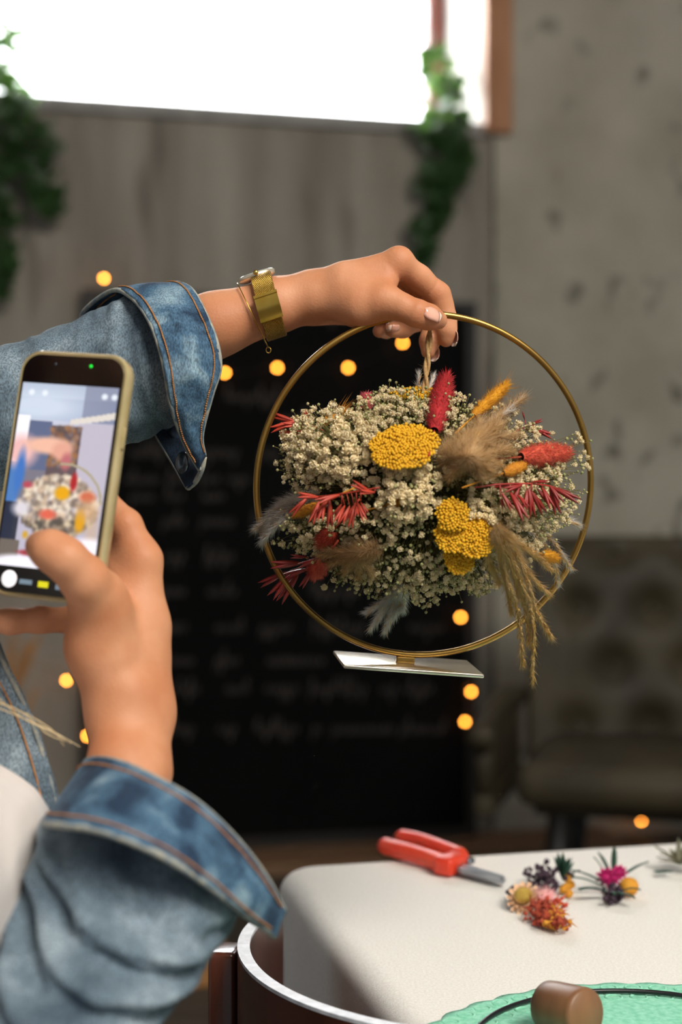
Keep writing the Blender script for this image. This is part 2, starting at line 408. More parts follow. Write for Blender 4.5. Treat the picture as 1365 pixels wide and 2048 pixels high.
cs = mb.build('trim_1', 'casing_wood', smooth=False); tag(cs, 'light brown wooden casing at the right of the window', None, kind='structure')

# ------------------------------------------------------------------ blackboard
BO = .07
bTL, bBR = wall_pt(163, 578, BO), wall_pt(952, 1690, BO)
bu0 = (bTL-Vector((0,WD,0))).dot(WU); bu1 = (bBR-Vector((0,WD,0))).dot(WU); bz1 = bTL.z; bz0 = .035
board = thing('blackboard', 'large black chalkboard with rows of white handwriting leaning on the wall', 'blackboard', wl((bu0+bu1)/2, bz0, BO))
mb = MB(); wall_box(mb, bu0, bu1, bz0, bz1, BO-.025, BO); mb.build('panel', 'chalkboard', board, False)
for (a, b_, c, d) in ((bu0, bu0+.035, bz0, bz1), (bu1-.035, bu1, bz0, bz1), (bu0+.035, bu1-.035, bz0, bz0+.035), (bu0+.035, bu1-.035, bz1-.035, bz1)):
    mb = MB(); wall_box(mb, a, b_, c, d, BO, BO+.012); mb.build('frame_rail', 'board_frame', board, False)
# the rows of handwriting: (y, [(x0, x1), ...]) as they stand on the board
rows = [(640, [(640, 700)]), (800, [(450, 560)]), (845, [(560, 640)]), (912, [(262, 330), (405, 480), (520, 560)]), (965, [(250, 320), (335, 375), (400, 440), (455, 500)]),
        (1000, [(260, 310), (330, 370), (405, 450)]), (1050, [(325, 372), (400, 470), (505, 530)]), (1120, [(330, 372), (410, 470)]),
        (1190, [(325, 372), (415, 475), (620, 720)]), (1262, [(330, 375), (430, 490), (520, 585), (625, 735), (820, 890)]),
        (1328, [(340, 390), (430, 480), (535, 650)]), (1385, [(345, 400), (450, 500), (530, 600), (620, 735), (760, 795), (805, 870)]),
        (1465, [(340, 390), (435, 475), (510, 600), (625, 645), (665, 790), (800, 895)])]
for (y, words) in rows:
    for (x0, x1) in words:
        ink = MB(); pts = []; x = x0; ph = 0; n = max(2, int((x1-x0)/11)); 
        for k in range(n):
            up = random.choice((11, 12, 13, 14, 30, 12)); dn = random.choice((0, 0, 0, 0, 18)) if k else random.choice((0, 16))
            xx = x0+(x1-x0)*k/n; w = (x1-x0)/n
            pts += [(xx, y+dn), (xx+w*.35, y-up*.6), (xx+w*.62, y-up), (xx+w*.55, y-up*.3), (xx+w*.8, y+1)]
        c = catmull([Vector((p[0], p[1], 0)) for p in pts], len(pts)*4)
        ink.tube([wall_pt(p.x, p.y, BO+.0008) for p in c], .0026, 4)
        ink.build('chalk_word', 'chalk', board)
plank = MB(); wall_box(plank, bu0-.5, bu1+.45, 0, .034, .0, .30)
tag(plank.build('floor_plank', 'plank_wood', smooth=False), 'brown wooden plank on the floor under the blackboard', 'plank')

# ------------------------------------------------------------------ fairy lights
bulbs = [(20, 1250), (133, 1355), (175, 1466), (208, 551), (450, 740), (555, 730), (697, 730), (806, 680), (897, 562), (922, 1229), (943, 1378), (931, 1438), (990, 1697), (1284, 1636)]
FO = .10
def fairy(pl, label):
    st = thing('fairy_light_string', label, 'fairy lights', wall_pt(*pl[0], FO), 'fairy lights at the blackboard')
    P3 = [wall_pt(x, y, FO) for x, y in pl]; lit = P3[:-1] if 'swag' in label else P3
    path = [P3[0]]
    for a, b_ in zip(P3[:-1], P3[1:]):
        mid = (a+b_)/2; mid.z -= .04*min(1.5, (a-b_).length*2); path += [mid, b_]
    MB().tube(catmull(path, len(path)*6), .0011, 5).build('wire', 'wire_dark', st)
    for p in lit:
        bo = MB().blob(p-Vector((0, 0, .009)), .0062, 2).build('bulb', 'bulb_glow', st)
        MB().lathe([(.0001, -.003), (.0045, -.003), (.0045, .008), (.0001, .008)], 10, Matrix.Translation(p)).build('socket', 'wire_dark', bo)
fairy([(-40, 1240), (133, 1355), (175, 1466)], 'warm fairy lights hanging down the left edge of the blackboard')
fairy([(208, 551), (450, 740), (555, 730), (697, 730), (806, 680), (880, 590)], 'warm fairy lights draped in a swag over the top of the blackboard')
fairy([(922, 1229), (943, 1378), (931, 1438), (990, 1697), (1284, 1636)], 'warm fairy lights trailing from the blackboard\'s right edge to below the armchair')

# ------------------------------------------------------------------ vines hanging over the window sill
def leaf_mesh():
    vs = []; fs = []
    out = [(0, 0), (.35, .1), (.62, .0), (.5, .38), (.55, .62), (.25, .62), (0, 1.0)]
    pts = out+[(-x, y) for x, y in reversed(out[1:-1])]
    vs = [(0, .4, .06)]+[(x, y, -.12*abs(x)) for x, y in pts]
    n = len(pts); fs = [(0, 1+i, 1+(i+1) % n) for i in range(n)]
    me = bpy.data.meshes.new('leaf'); me.from_pydata(vs, [], fs); me.materials.append(MATS['vine_leaf'])
    me.polygons.foreach_set('use_smooth', [True]*n); me.update(); return me
LEAF = leaf_mesh()
def vine(label, strands, nleaf, size, front=.09):
    st = thing('hanging_vine', label, 'vine', wall_pt(*strands[0][0][:2], front), 'vines hanging over the window sill')
    stem = MB(); spots = []
    for s_ in strands:
        c = catmull([wall_pt(x, y, front+dz) for x, y, w, dz in s_], 30); W = [q[2] for q in s_]
        stem.tube(c, .0022, 5)
        for k, p in enumerate(c):
            t = k/29*(len(W)-1); i = min(int(t), len(W)-2); spots.append((p, (W[i]+(W[i+1]-W[i])*(t-i))/F*4.6))
    stem.build('stem', 'vine_stem', st)
    for k in range(nleaf):
        p, w = random.choice(spots)
        p = p+WU*random.uniform(-w, w)-WN*random.uniform(-.01, .04)+Vector((0, 0, random.uniform(-.02, .02)))
        d = Vector((random.uniform(-.6, .6), random.uniform(-.8, .1), random.uniform(-1, .1)))
        up = (Vector((0, -1, .5))+rdir()*.7).normalized()
        y = d.normalized(); x = y.cross(up).normalized(); z = x.cross(y); s_ = size*random.uniform(.7, 1.25)
        M = Matrix.Translation(p) @ Matrix((x, y, z)).transposed().to_4x4() @ Matrix.Scale(s_, 4)
        inst('leaf', LEAF, M, st)
vine('green trailing vine hanging over the right end of the window sill',
     [[(855, 85, 22, -.30), (868, 160, 42, -.22), (870, 235, 48, -.06), (880, 290, 58, 0), (862, 380, 38, 0), (848, 470, 30, 0), (842, 525, 14, 0)],
      [(905, 150, 20, -.18), (900, 240, 30, -.02), (895, 330, 34, 0), (872, 420, 20, 0)]], 270, .05)
vine('green trailing vine with two tails at the left edge of the window',
     [[(15, 45, 28, -.30), (15, 120, 34, -.22), (30, 200, 36, -.04), (82, 270, 34, 0), (75, 340, 30, 0), (98, 415, 28, 0)],
      [(-10, 130, 34, -.2), (0, 210, 34, -.02), (-5, 330, 26, 0), (5, 450, 22, 0), (0, 570, 20, 0)]], 270, .05)

# ------------------------------------------------------------------ armchair
AU = Vector((.963, -.27, 0)); AB = Vector((.27, .963, 0)); A0 = Vector((.405, 3.34, 0))
def al(u, b_, z): return A0+AU*u+AB*b_+Vector((0, 0, z))
arm = thing('armchair', 'dark olive tufted velvet armchair against the wall behind the table', 'armchair', al(.38, .3, 0))
CWd = .78
mb = MB().box(al(CWd/2, .30, .455), CWd, .62, .105, AU, AB, bev=.045); mb.build('seat_cushion', 'velvet', arm)
mb = MB().box(al(CWd/2, .33, .395), CWd-.08, .56, .03, AU, AB, bev=.01); mb.build('seat_base', 'velvet', arm)
nu, nv = 61, 49; vs = []
tufts = [(i*.195+(.0975 if j % 2 else 0)+.09, .53+j*.155) for j in range(4) for i in range(5)]
tufts = [t for t in tufts if .06 < t[0] < CWd-.0]
for j in range(nv):
    for i in range(nu):
        u = -.03+(CWd+.1)*i/(nu-1); z = .44+.595*j/(nv-1)
        d = min(math.hypot(u-a, (z-c)) for a, c in tufts)
        puff = .042*(1-math.exp(-(d/.045)**2))
        ed = min(i, nu-1-i)/(nu-1); puff *= min(1, ed*9+.1)*min(1, (nv-1-j)/(nv-1)*10+.05)
        curve = .14*(2*(i/(nu-1))-1)**2
        vs.append(al(u, .60-puff-curve+.12*(z-.4), z))
fs = grid_faces(nu, nv); nb = len(vs)
bk = obj('backrest', vs, fs, 'velvet', arm); solid(bk, .10, -1)
for a, c in tufts:
    i = (a+.03)/(CWd+.1); MB().blob(al(a, .598-.14*(2*i-1)**2+.12*(c-.4)-.006, c), .012, 2).build('tuft_button', 'velvet', arm)
for s_ in (0, 1):
    u = -.075 if s_ == 0 else CWd+.075
    mb = MB().tube(catmull([al(u, .55, .60), al(u, .35, .615), al(u, .10, .60), al(u, -.02, .56)], 14), .032, 10); mb.build('armrest', 'velvet', arm)
    mb = MB().tube([al(u, .02, .57), al(u, .04, .46), al(u, .07, .41)], [.022, .02, .02], 8); mb.build('arm_post', 'velvet', arm)
    mb = MB().tube([al(u, .48, .60), al(u, .48, .41)], .02, 8); mb.build('arm_post', 'velvet', arm)
    mb = MB().box(al(u, .27, .40), .045, .5, .05, AU, AB, bev=.01); mb.build('side_rail', 'velvet', arm)
    mb = MB().box(al(u, .27, .51), .03, .40, .17, AU, AB, bev=.012); mb.build('arm_gap_infill', 'velvet', arm)  # added infill so the gap under the armrest looks dark
for (u, b_) in ((.10, .08), (CWd-.10, .08), (.1, .54), (CWd-.1, .54)):
    mb = MB().tube([al(u, b_, .38), al(u+(-.03 if u < .3 else .03), b_+(-.03 if b_ < .3 else .03), 0)], [.03, .018], 10); mb.build('leg', 'dark_leg', arm)

# tall vase with dried yellow grass beside the blackboard
vz = wall_pt(-12, 1500, .35); vz.z = 0
va = thing('dried_grass_vase', 'tall dark vase of dried yellow grass at the left of the blackboard', 'vase', vz)
MB().lathe([(.001, 0), (.06, 0), (.085, .12), (.08, .3), (.045, .42), (.05, .45), (.042, .45), (.036, .4), (.001, .38)], 24, Matrix.Translation(vz)).build('vase_body', 'dark_leg', va)
for k in range(11):
    g = MB(); a = random.uniform(0, 6.28); sp = random.uniform(.05, .16); hh = random.uniform(.55, .82)
    c = catmull([vz+Vector((0, 0, .36)), vz+Vector((math.cos(a)*sp*.25, math.sin(a)*sp*.25, hh*.7)), vz+Vector((math.cos(a)*sp, math.sin(a)*sp, hh))], 14)
    g.tube(c, .0015, 4)
    for i in range(7, 14):
        for q in range(14): g.needle(c[i], (c[i]-c[i-1]).normalized()+rdir()*.6, random.uniform(.03, .055), .0012)
    g.build('grass_plume', 'ochre_tail', va)

# wooden block on the floor beyond the chair
bp_ = table_pt(425, 1975, 0.0); mb = MB().box(bp_+Vector((-.02, .03, .045)), .10, .06, .09, WU, WN, bev=.004)
tag(mb.build('wooden_block', 'pale_wood', smooth=False), 'small pale wooden block on the floor behind the curved chair', 'wood block')

# ------------------------------------------------------------------ table with cloth
TYAW = rad(14); TU = Vector((math.cos(TYAW), math.sin(TYAW), 0)); TV = Vector((math.sin(TYAW), -math.cos(TYAW), 0))
TC = Vector((-.056, 1.398, 0)); TZ = .75; TW, TD = 1.3, .80
def tl(u, v, z): return TC+TU*u+TV*v+Vector((0, 0, z))
tab = thing('work_table', 'wooden table hidden under the white cloth', 'table', tl(TW/2, TD/2, 0))
MB().box(tl(TW/2, TD/2, TZ-.02), TW-.01, TD-.01, .03, TU, TV).build('tabletop', 'table_wood', tab, False)
for u in (.07, TW-.07):
    for v in (.07, TD-.07): MB().box(tl(u, v, (TZ-.036)/2), .06, .06, TZ-.036, TU, TV).build('leg', 'table_wood', tab, False)
# cloth: top plus a rounded overhang on all four sides, hanging 24 cm
def cloth():
    drop = .24; rr = .020; cr = .034; vs = []; fs = []
    Wd, Dd = TW+.004, TD+.004; hx_, hy_ = Wd/2-cr, Dd/2-cr
    loop = []
    for (sx, sy, a0, ex, ey) in ((1, -1, -90, 1, 1), (1, 1, 0, -1, 1), (-1, 1, 90, -1, -1), (-1, -1, 180, 1, -1)):
        for k in range(9): a = rad(a0+90*k/8); loop.append((sx*hx_, sy*hy_, math.cos(a), math.sin(a)))
        a = rad(a0+90)
        for k in range(1, 40): loop.append((sx*hx_+(ex-sx)*hx_*k/40, sy*hy_+(ey-sy)*hy_*k/40, math.cos(a), math.sin(a)))
    n = len(loop); prof = [(-.004, 0), (0, 0)]+[(rr*math.sin(rad(t)), -rr*(1-math.cos(rad(t)))) for t in (15, 30, 45, 60, 75, 90)]+[(rr, -rr-(drop-rr)*k/10) for k in range(1, 11)]
    prof = [(o-.012, z) for o, z in prof]
    for (o, dz) in prof:
        for j, (cx, cy, ox, oy) in enumerate(loop):
            w = 0
            if dz < -rr: w = (-dz-rr)/drop*(.012*math.sin(j*.42)+.009*math.sin(j*.95+1))
            vs.append(tl(TW/2+cx+ox*(cr+o+w), TD/2-(cy+oy*(cr+o+w)), TZ+.002+dz))
    for i in range(len(prof)-1):
        for j in range(n): fs.append((i*n+j, i*n+(j+1) % n, (i+1)*n+(j+1) % n, (i+1)*n+j))
    fs.append(tuple(reversed(range(n))))
    return obj('tablecloth', vs, fs, 'linen')
tag(cloth(), 'off-white linen tablecloth draped over the work table', 'tablecloth')
TT = TZ+.0025

# ------------------------------------------------------------------ curved wooden chair at the table's left side
ch = thing('wooden_chair', 'dark brown wooden chair with curved backrest pushed up to the table', 'chair', (.05, 1.08, 0))
cc = Vector((.128, 1.065, 0)); R = .205; vs = []; fs = []
angs = [rad(153+(248-153)*k/40) for k in range(41)]
def band(z0, z1, r0, r1, m, name):
    vs = []
    for a in angs:
        d = Vector((math.cos(a), math.sin(a), 0))
        for (r_, z_) in ((r0, z0), (r1, z0), (r1, z1), (r0, z1)): vs.append(cc+d*r_+Vector((0, 0, z_)))
    fs = []
    for k in range(40):
        for q in range(4): fs.append((k*4+q, k*4+(q+1) % 4, (k+1)*4+(q+1) % 4, (k+1)*4+q))
    fs += [(0, 1, 2, 3), (160, 163, 162, 161)]
    o = obj(name, vs, fs, m, ch, True)
    mo = o.modifiers.new('edge', 'EDGE_SPLIT'); mo.split_angle = rad(40); return o
band(.62, .7768, R-.0088, R, 'chair_wood', 'backrest')
band(.777, .7795, R-.0090, R+.0002, 'rim_highlight', 'backrest_highlight')  # thin pale strip standing in for the light caught along the wood
for a, r_ in ((rad(172), R+.014), (rad(236), R+.014)):
    d = Vector((math.cos(a), math.sin(a), 0)); t = Vector((-d.y, d.x, 0))
    MB().box(cc+d*r_+Vector((0, 0, .3825)), .022, .032, .765, d, t, bev=.004).build('leg', 'chair_wood', ch)
sc_ = cc+Vector((.10, .03, .44))
MB().lathe([(.001, .42), (.19, .42), (.2, .43), (.2, .445), (.19, .455), (.001, .455)], 32, Matrix.Translation((sc_.x, sc_.y, 0))).build('seat', 'chair_wood', ch)
for dx, dy in ((.13, .12), (.13, -.12)): MB().tube([sc_+Vector((dx, dy, -.02)), sc_+Vector((dx+.03, dy, -.44))], [.016, .012], 10).build('leg', 'chair_wood', ch)
for s_ in (-1, 1): MB().tube([cc+Vector((-.19+.05*(s_ < 0), .03+.1*s_-.03, .435)), sc_+Vector((.13, .12*s_, -.02))], .011, 8).build('seat_rail', 'chair_wood', ch)

# ------------------------------------------------------------------ things on the table
# lace mat
mc = Vector((.212, .862, TT)); MR = .178
mt = thing('lace_placemat', 'round mint green lace placemat at the front of the table', 'placemat', mc)
vs = []; prof = [0, .05, .1, .14, .155, .160, .166, .172, .178]; n = 180
for i, r_ in enumerate(prof):
    for k in range(n):
        a = 2*math.pi*k/n; sc = (.0045*abs(math.sin(a*20)))*(r_/MR)**6
        vs.append(mc+Vector((math.cos(a)*(r_+sc), math.sin(a)*(r_+sc), .0012+(.0007 if i in (3, 5, 7) else 0))))
o = obj('lace', vs, grid_faces(n, len(prof), True), 'mint_lace', mt); solid(o, .001, -1)
for rr_, nn in ((.17, 60), (.150, 52)):
    for k in range(nn):
        a = 2*math.pi*k/nn; c = mc+Vector((math.cos(a)*rr_, math.sin(a)*rr_, .0022))
        ring = [c+Vector((math.cos(q*math.pi/5)*.006, math.sin(q*math.pi/5)*.006, 0)) for q in range(10)]
        if k == 0:
            me0 = MB().tube([v-c for v in ring], .0011, 5, closed=True); proto = me0.build('lace_loop', 'mint_lace', mt); proto.matrix_basis = Matrix.Translation(c)
            adopt(proto, mt)
        else: inst('lace_loop', proto.data, Matrix.Translation(c), mt)
# black wire ring
bc = Vector((.196, .905, TT+.0052)); 
tag(MB().tube([bc+Vector((math.cos(q*math.pi/48)*.112, math.sin(q*math.pi/48)*.112, 0)) for q in range(96)], .0017, 8, closed=True).build('wire_ring', 'black_wire'),
    'thin black wire ring lying on the mint lace placemat', 'ring')
# turned wooden knob
kc = P(1136, 2020, .93); kd = Vector((.55, -.78, .12)).normalized()
kn = thing('wooden_knob', 'rounded brown wooden knob standing on the mint lace placemat', 'wooden knob', kc)
M = Matrix.Translation(kc) @ frame_of(kd).to_4x4()
MB().lathe([(.0001, -.020), (.0145, -.020), (.0162, -.018), (.0166, -.012), (.0166, .014), (.0160, .0165), (.0145, .0180), (.0001, .0185)], 36, M).build('knob', 'turned_wood', kn)
MB().tube([kc-kd*.004+Vector((0, 0, -.015)), Vector((kc.x+.002, kc.y+.004, TT+.012))], [.007, .009], 14).build('neck', 'turned_wood', kn)
MB().lathe([(.0001, TT+.004), (.021, TT+.004), (.022, TT+.006), (.021, TT+.012), (.009, TT+.016), (.0001, TT+.016)], 30, Matrix.Translation((kc.x+.002, kc.y+.004, 0))).build('foot', 'turned_wood', kn)

# pruning shears
pr = thing('pruning_shears', 'orange-red handled shears with steel blades lying on the tablecloth', 'shears', table_pt(890, 1740, TT))
def tp(px, py, up=0.0): return table_pt(px, py, TT)+Vector((0, 0, up))
def bar(pts, w, hgt, m, name):      # rounded handle of elliptical section
    c = catmull(pts, 22); vs = []; n = 12
    for i, p in enumerate(c):
        t = (c[min(i+1, 21)]-c[max(i-1, 0)]).normalized(); s_ = t.cross(Vector((0, 0, 1))).normalized(); e = min(1, min(i, 21-i)/2.2+.35)
        for k in range(n):
            a = 2*math.pi*k/n; vs.append(p+s_*(math.cos(a)*w*e)+Vector((0, 0, 1))*(math.sin(a)*hgt*e))
    fs = grid_faces(n, 22, True)+[tuple(reversed(range(n))), tuple(range(21*n, 22*n))]
    return obj(name, vs, fs, m, pr)
bar([tp(760, 1709, .010), tp(800, 1722, .011), tp(850, 1735, .010), tp(905, 1752, .009)], .0085, .0088, 'red_plastic', 'handle')
bar([tp(792, 1694, .011), tp(840, 1706, .012), tp(890, 1722, .011), tp(935, 1738, .010)], .0072, .0088, 'red_plastic', 'handle')
MB().box(tp(902, 1748, .010), .022, .034, .018, (tp(935,1750)-tp(880,1740)).normalized(), Vector((0,0,1)).cross((tp(935,1750)-tp(880,1740)).normalized()), bev=.005).build('handle_collar', 'red_plastic', pr)
def blade(pts, z0, z1, name):
    top = [tp(x, y, z1) for x, y in pts]; bot = [tp(x, y, z0) for x, y in pts]; n = len(pts)
    fs = [tuple(range(n)), tuple(reversed(range(n, 2*n)))]+[(i, n+i, n+(i+1) % n, (i+1) % n) for i in range(n)]
    return obj(name, top+bot, fs, 'steel', pr, False)
blade([(905, 1752), (940, 1760), (1008, 1777), (1012, 1771), (960, 1752), (925, 1740)], .004, .007, 'blade')
blade([(915, 1757), (950, 1766), (1002, 1779), (1009, 1775), (960, 1760), (925, 1748)], .008, .011, 'blade')
MB().lathe([(.0001, .0), (.006, .0), (.006, .004), (.0001, .0048)], 14, Matrix.Translation(tp(938, 1744, .009))).build('pivot_bolt', 'snap_metal', pr)

# small dried-flower bunches on the cloth
mat('magenta', 'a80f5c', 'c41c72', scale=80, rough=.7); mat('pink', 'e89aa0', 'f0b4b0', scale=80, rough=.8); mat('peach', 'e6b890', 'f0d0ac', scale=80, rough=.8)
mat('strawcentre', 'a88a38', 'bc9c48', scale=200, rough=.9); mat('rust', '8c2c1c', 'b04a2c', scale=80, rough=.8); mat('amber', 'c88418', 'd89a30', scale=80, rough=.8)
mat('plum', '2c1c2c', '46303f', scale=80, rough=.8); mat('bottle_green', '12382a', '1c4c36', scale=60, rough=.6); mat('straw_grey', '6a6a58', '8a8668', scale=60, rough=.8)
def ribbon_leaf(mb, a, d, L, w, bend):
    d = d.normalized(); s_ = d.cross(Vector((0, 0, 1))).normalized(); b0 = len(mb.v); n = 7
    for i in range(n):
        t = i/(n-1); p = a+d*(L*t)+Vector((0, 0, bend*math.sin(t*2.4))); wi = w*math.sin(math.pi*(.12+.88*t))**.7+.0002
        mb.v += [tuple(p+s_*wi), tuple(p-Vector((0,0,.0006))), tuple(p-s_*wi), tuple(p+Vector((0,0,.0008)))]
    for i in range(n-1):
        for q in range(4): mb.f.append((b0+i*4+q, b0+i*4+(q+1) % 4, b0+(i+1)*4+(q+1) % 4, b0+(i+1)*4+q))
def petal_head(mb, c, nrm, r, n, layers=2, cup=.5):
    M = frame_of(nrm)
    for l in range(layers):
        for k in range(n):
            a = 2*math.pi*(k+.5*l)/n; rr = r*(1-.25*l); z = cup*r*(.2+.35*l)
            q = lambda rad_, da, zz: c+M @ Vector((math.cos(a+da)*rad_, math.sin(a+da)*rad_, zz))
            mb.add([q(rr*.2, 0, 0), q(rr*.65, .26, z), q(rr, .1, z*1.6), q(rr, -.1, z*1.6), q(rr*.65, -.26, z), q(rr*.7, 0, z*.6)], [(0, 1, 5), (1, 2, 5), (2, 3, 5), (3, 4, 5), (4, 0, 5)])
S = .00047  # metres a pixel there
b1 = thing('flower_bunch', 'dried bunch with cream strawflower, pink tuft and rust-red sprigs', 'dried flowers', tp(1075, 1835), 'dried flower bunches on the table')
mb = MB(); petal_head(mb, tp(1050, 1822, .010), Vector((-.25, -.75, .6)), .0155, 14, 3); mb.build('strawflower', 'peach', b1)
MB().blob(tp(1050, 1822, .012)+Vector((-.002, -.006, .003)), .0082, 2, Matrix.Diagonal((1, .6, .9))).build('strawflower_centre', 'strawcentre', b1)
mb = MB()
for k in range(260): mb.needle(tp(1088, 1822, .007)+rdir()*.004, rdir()+Vector((.1, -.1, .7)), .014, .0012)
mb.build('pink_tuft', 'pink', b1)
for (cx, cy, n, m_) in ((1075, 1842, 60, 'rust'), (1098, 1852, 70, 'rust'), (1112, 1856, 40, 'amber'), (1108, 1836, 40, 'coral_tail'), (1120, 1862, 26, 'rust')):
    mb = MB()
    for k in range(n):
        p = tp(cx+random.gauss(0, 11), cy+random.gauss(0, 7), random.uniform(.002, .014)); mb.blob(p, random.uniform(.0014, .0026), 1); mb.needle(p, rdir()+Vector((.5, -.3, .4)), .009, .001)
    mb.build('sprig', m_, b1)
mb = MB()
for k in range(30): mb.blob(tp(1025+random.gauss(0, 6), 1808+random.gauss(0, 5), random.uniform(.002, .012)), .0022, 1)
mb.build('sprig', 'plum', b1)
b2 = thing('flower_bunch', 'dark purple dried bunch with yellow buds behind the strawflower bunch', 'dried flowers', tp(1105, 1785), 'dried flower bunches on the table')
mb = MB()
for k in range(90): mb.blob(tp(1092+random.gauss(0, 19), 1776+random.gauss(0, 9), random.uniform(.002, .020)), random.uniform(.0014, .0032), 1)
mb.build('dark_sprig', 'plum', b2)
for (x, y, u) in ((1136, 1778, .010), (1134, 1788, .006), (1142, 1785, .007), (1128, 1790, .005), (1138, 1796, .004)):
    MB().blob(tp(x, y, u), .0042, 2, jit=.12).build('yellow_bud', 'amber', b2)
mb = MB()
for k in range(16): ribbon_leaf(mb, tp(1128, 1778, .008), Vector((random.uniform(-.3, 1), random.uniform(-.4, .8), random.uniform(.4, 1.4))), random.uniform(.014, .024), .0022, .003)
mb.build('leaf', 'bottle_green', b2)
b3 = thing('flower_bunch', 'dried bunch with magenta flowers, dark green leaves and a mustard ball', 'dried flowers', tp(1225, 1800), 'dried flower bunches on the table')
for k, (x, y, dx, dy, dz, L) in enumerate([(1215, 1785, -1, .35, .25, .034), (1215, 1800, -.9, -.35, .1, .03), (1235, 1775, 1, .5, .3, .038), (1222, 1765, -.5, .5, .8, .022), (1228, 1765, .1, .3, 1, .024), (1225, 1805, .3, -1, .1, .022),
                   (1225, 1805, -.1, -1, .1, .02), (1240, 1800, .8, -.5, .1, .02), (1210, 1790, -1, 0, .2, .032), (1215, 1770, -.7, .2, .9, .02), (1235, 1805, .4, -.8, .0, .026), (1212, 1798, -1, -.3, .0, .026)]):
    mb = MB(); ribbon_leaf(mb, tp(x, y, .007), Vector((dx, dy, dz)), L, .0026, .004); mb.build('leaf', 'bottle_green', b3)
for (x, y, u, r_) in ((1214, 1782, .012, .010), (1225, 1780, .011, .009), (1240, 1774, .013, .008)):
    mb = MB(); petal_head(mb, tp(x, y, u), Vector((-.2, -.8, .55)), r_, 9, 3); mb.blob(tp(x, y, u), r_*.5, 1); mb.build('magenta_flower', 'magenta', b3)
mb = MB()
for k in range(70): mb.blob(tp(1228+random.gauss(0, 10), 1800+random.gauss(0, 8), random.uniform(.001, .010)), random.uniform(.0014, .003), 1)
mb.build('dark_sprig', 'plum', b3)
MB().blob(tp(1259, 1793, .009), .0085, 3, jit=.08).build('mustard_ball', 'amber', b3)
b4 = thing('flower_bunch', 'grey-green dried sprig at the right edge of the table', 'dried flowers', tp(1352, 1755), 'dried flower bunches on the table')
mb = MB()
for k in range(34): ribbon_leaf(mb, tp(1360, 1745, .008), Vector((random.uniform(-1.2, 1), random.uniform(-.7, .6), random.uniform(0, .7))), random.uniform(.014, .03), .0024, .002)
mb.build('leaf', 'straw_grey', b4)
mb = MB()
for k in range(5): ribbon_leaf(mb, tp(1345, 1752, .004), Vector((-1, random.uniform(-.5, .2), 0)), .018, .003, .001)
mb.build('green_leaf', 'bottle_green', b4)

# ------------------------------------------------------------------ the gold hoop on its foot
HZ = 1.05
hc = P(854, 973, HZ); HR = .1262
# the hoop leans to the right and is turned a little: its own axes
roll, yaw, pitch = rad(5.0), rad(9), rad(6)
HM = Matrix.Rotation(yaw, 3, 'Z') @ Matrix.Rotation(pitch, 3, 'X') @ Matrix.Rotation(roll, 3, 'Y')
hx, hy, hz = HM @ Vector((1,0,0)), HM @ Vector((0,1,0)), HM @ Vector((0,0,1))
def hl(x, y, z): return hc+hx*x+hy*y+hz*z
hoop = thing('hoop_stand', 'gold metal hoop on a flat rectangular foot held by the raised hand', 'hoop stand', hl(0, 0, -HR))
MB().tube([hl(math.sin(a)*HR, 0, math.cos(a)*HR) for a in [2*math.pi*k/160 for k in range(160)]], .0024, 12, closed=True).build('ring', 'brass', hoop)
MB().box(hl(.0, 0, -HR-.0075), .105, .052, .0028, hx, hy, hz, bev=.0008).build('foot_plate', 'plate_metal', hoop)
MB().box(hl(-.002, 0, -HR-.0042), .014, .0042, .005, hx, hy, hz, bev=.001).build('weld_tab', 'brass', hoop)

# ------------------------------------------------------------------ the hanging ball of dried flowers
BC = P(850, 985, 1.05)
bq = thing('dried_flower_ball', 'hanging ball of dried flowers with baby\'s breath, yarrow and pampas inside the gold hoop', 'flower ball', BC)
def zs(px, py):
    q = 1-((px-850)/330)**2-((py-985)/235)**2
    return 1.05-.082*math.sqrt(q) if q > 0 else 1.05
def B(px, py, dz=0.0): return P(px, py, zs(px, py)+dz)
# core
vs, fs = ICO[3]; core = []
for v in vs:
    k = 1+.18*noise.noise(v*3)
    core.append(BC+Vector((v.x*.082*k, v.y*.052*k, v.z*.055*k)))
obj('core', core, fs, 'core_moss', bq)
# twine: two twisted strands from the hoop down into the ball
tw = MB(); t0 = P(862, 640, 1.047); t1 = P(849, 800, 1.035)
for s_ in (0, 1):
    pts = []
    for k in range(60):
        t = k/59; a = t*11+s_*math.pi; pts.append(t0.lerp(t1, t)+Vector((math.cos(a)*.0013, math.sin(a)*.0013, 0)))
    tw.tube(pts, .0014, 7)
for k in range(110): 
    p = t0.lerp(t1, random.random()); tw.needle(p, rdir(), random.uniform(.003, .009), .00012)
tw.tube([P(862, 640, 1.047)+Vector((math.cos(a)*.0042, math.sin(a)*.0042*.9, math.sin(a)*.0042)) for a in [k*.35 for k in range(37)]], .0013, 6)
tw.build('jute_twine', 'jute', bq)

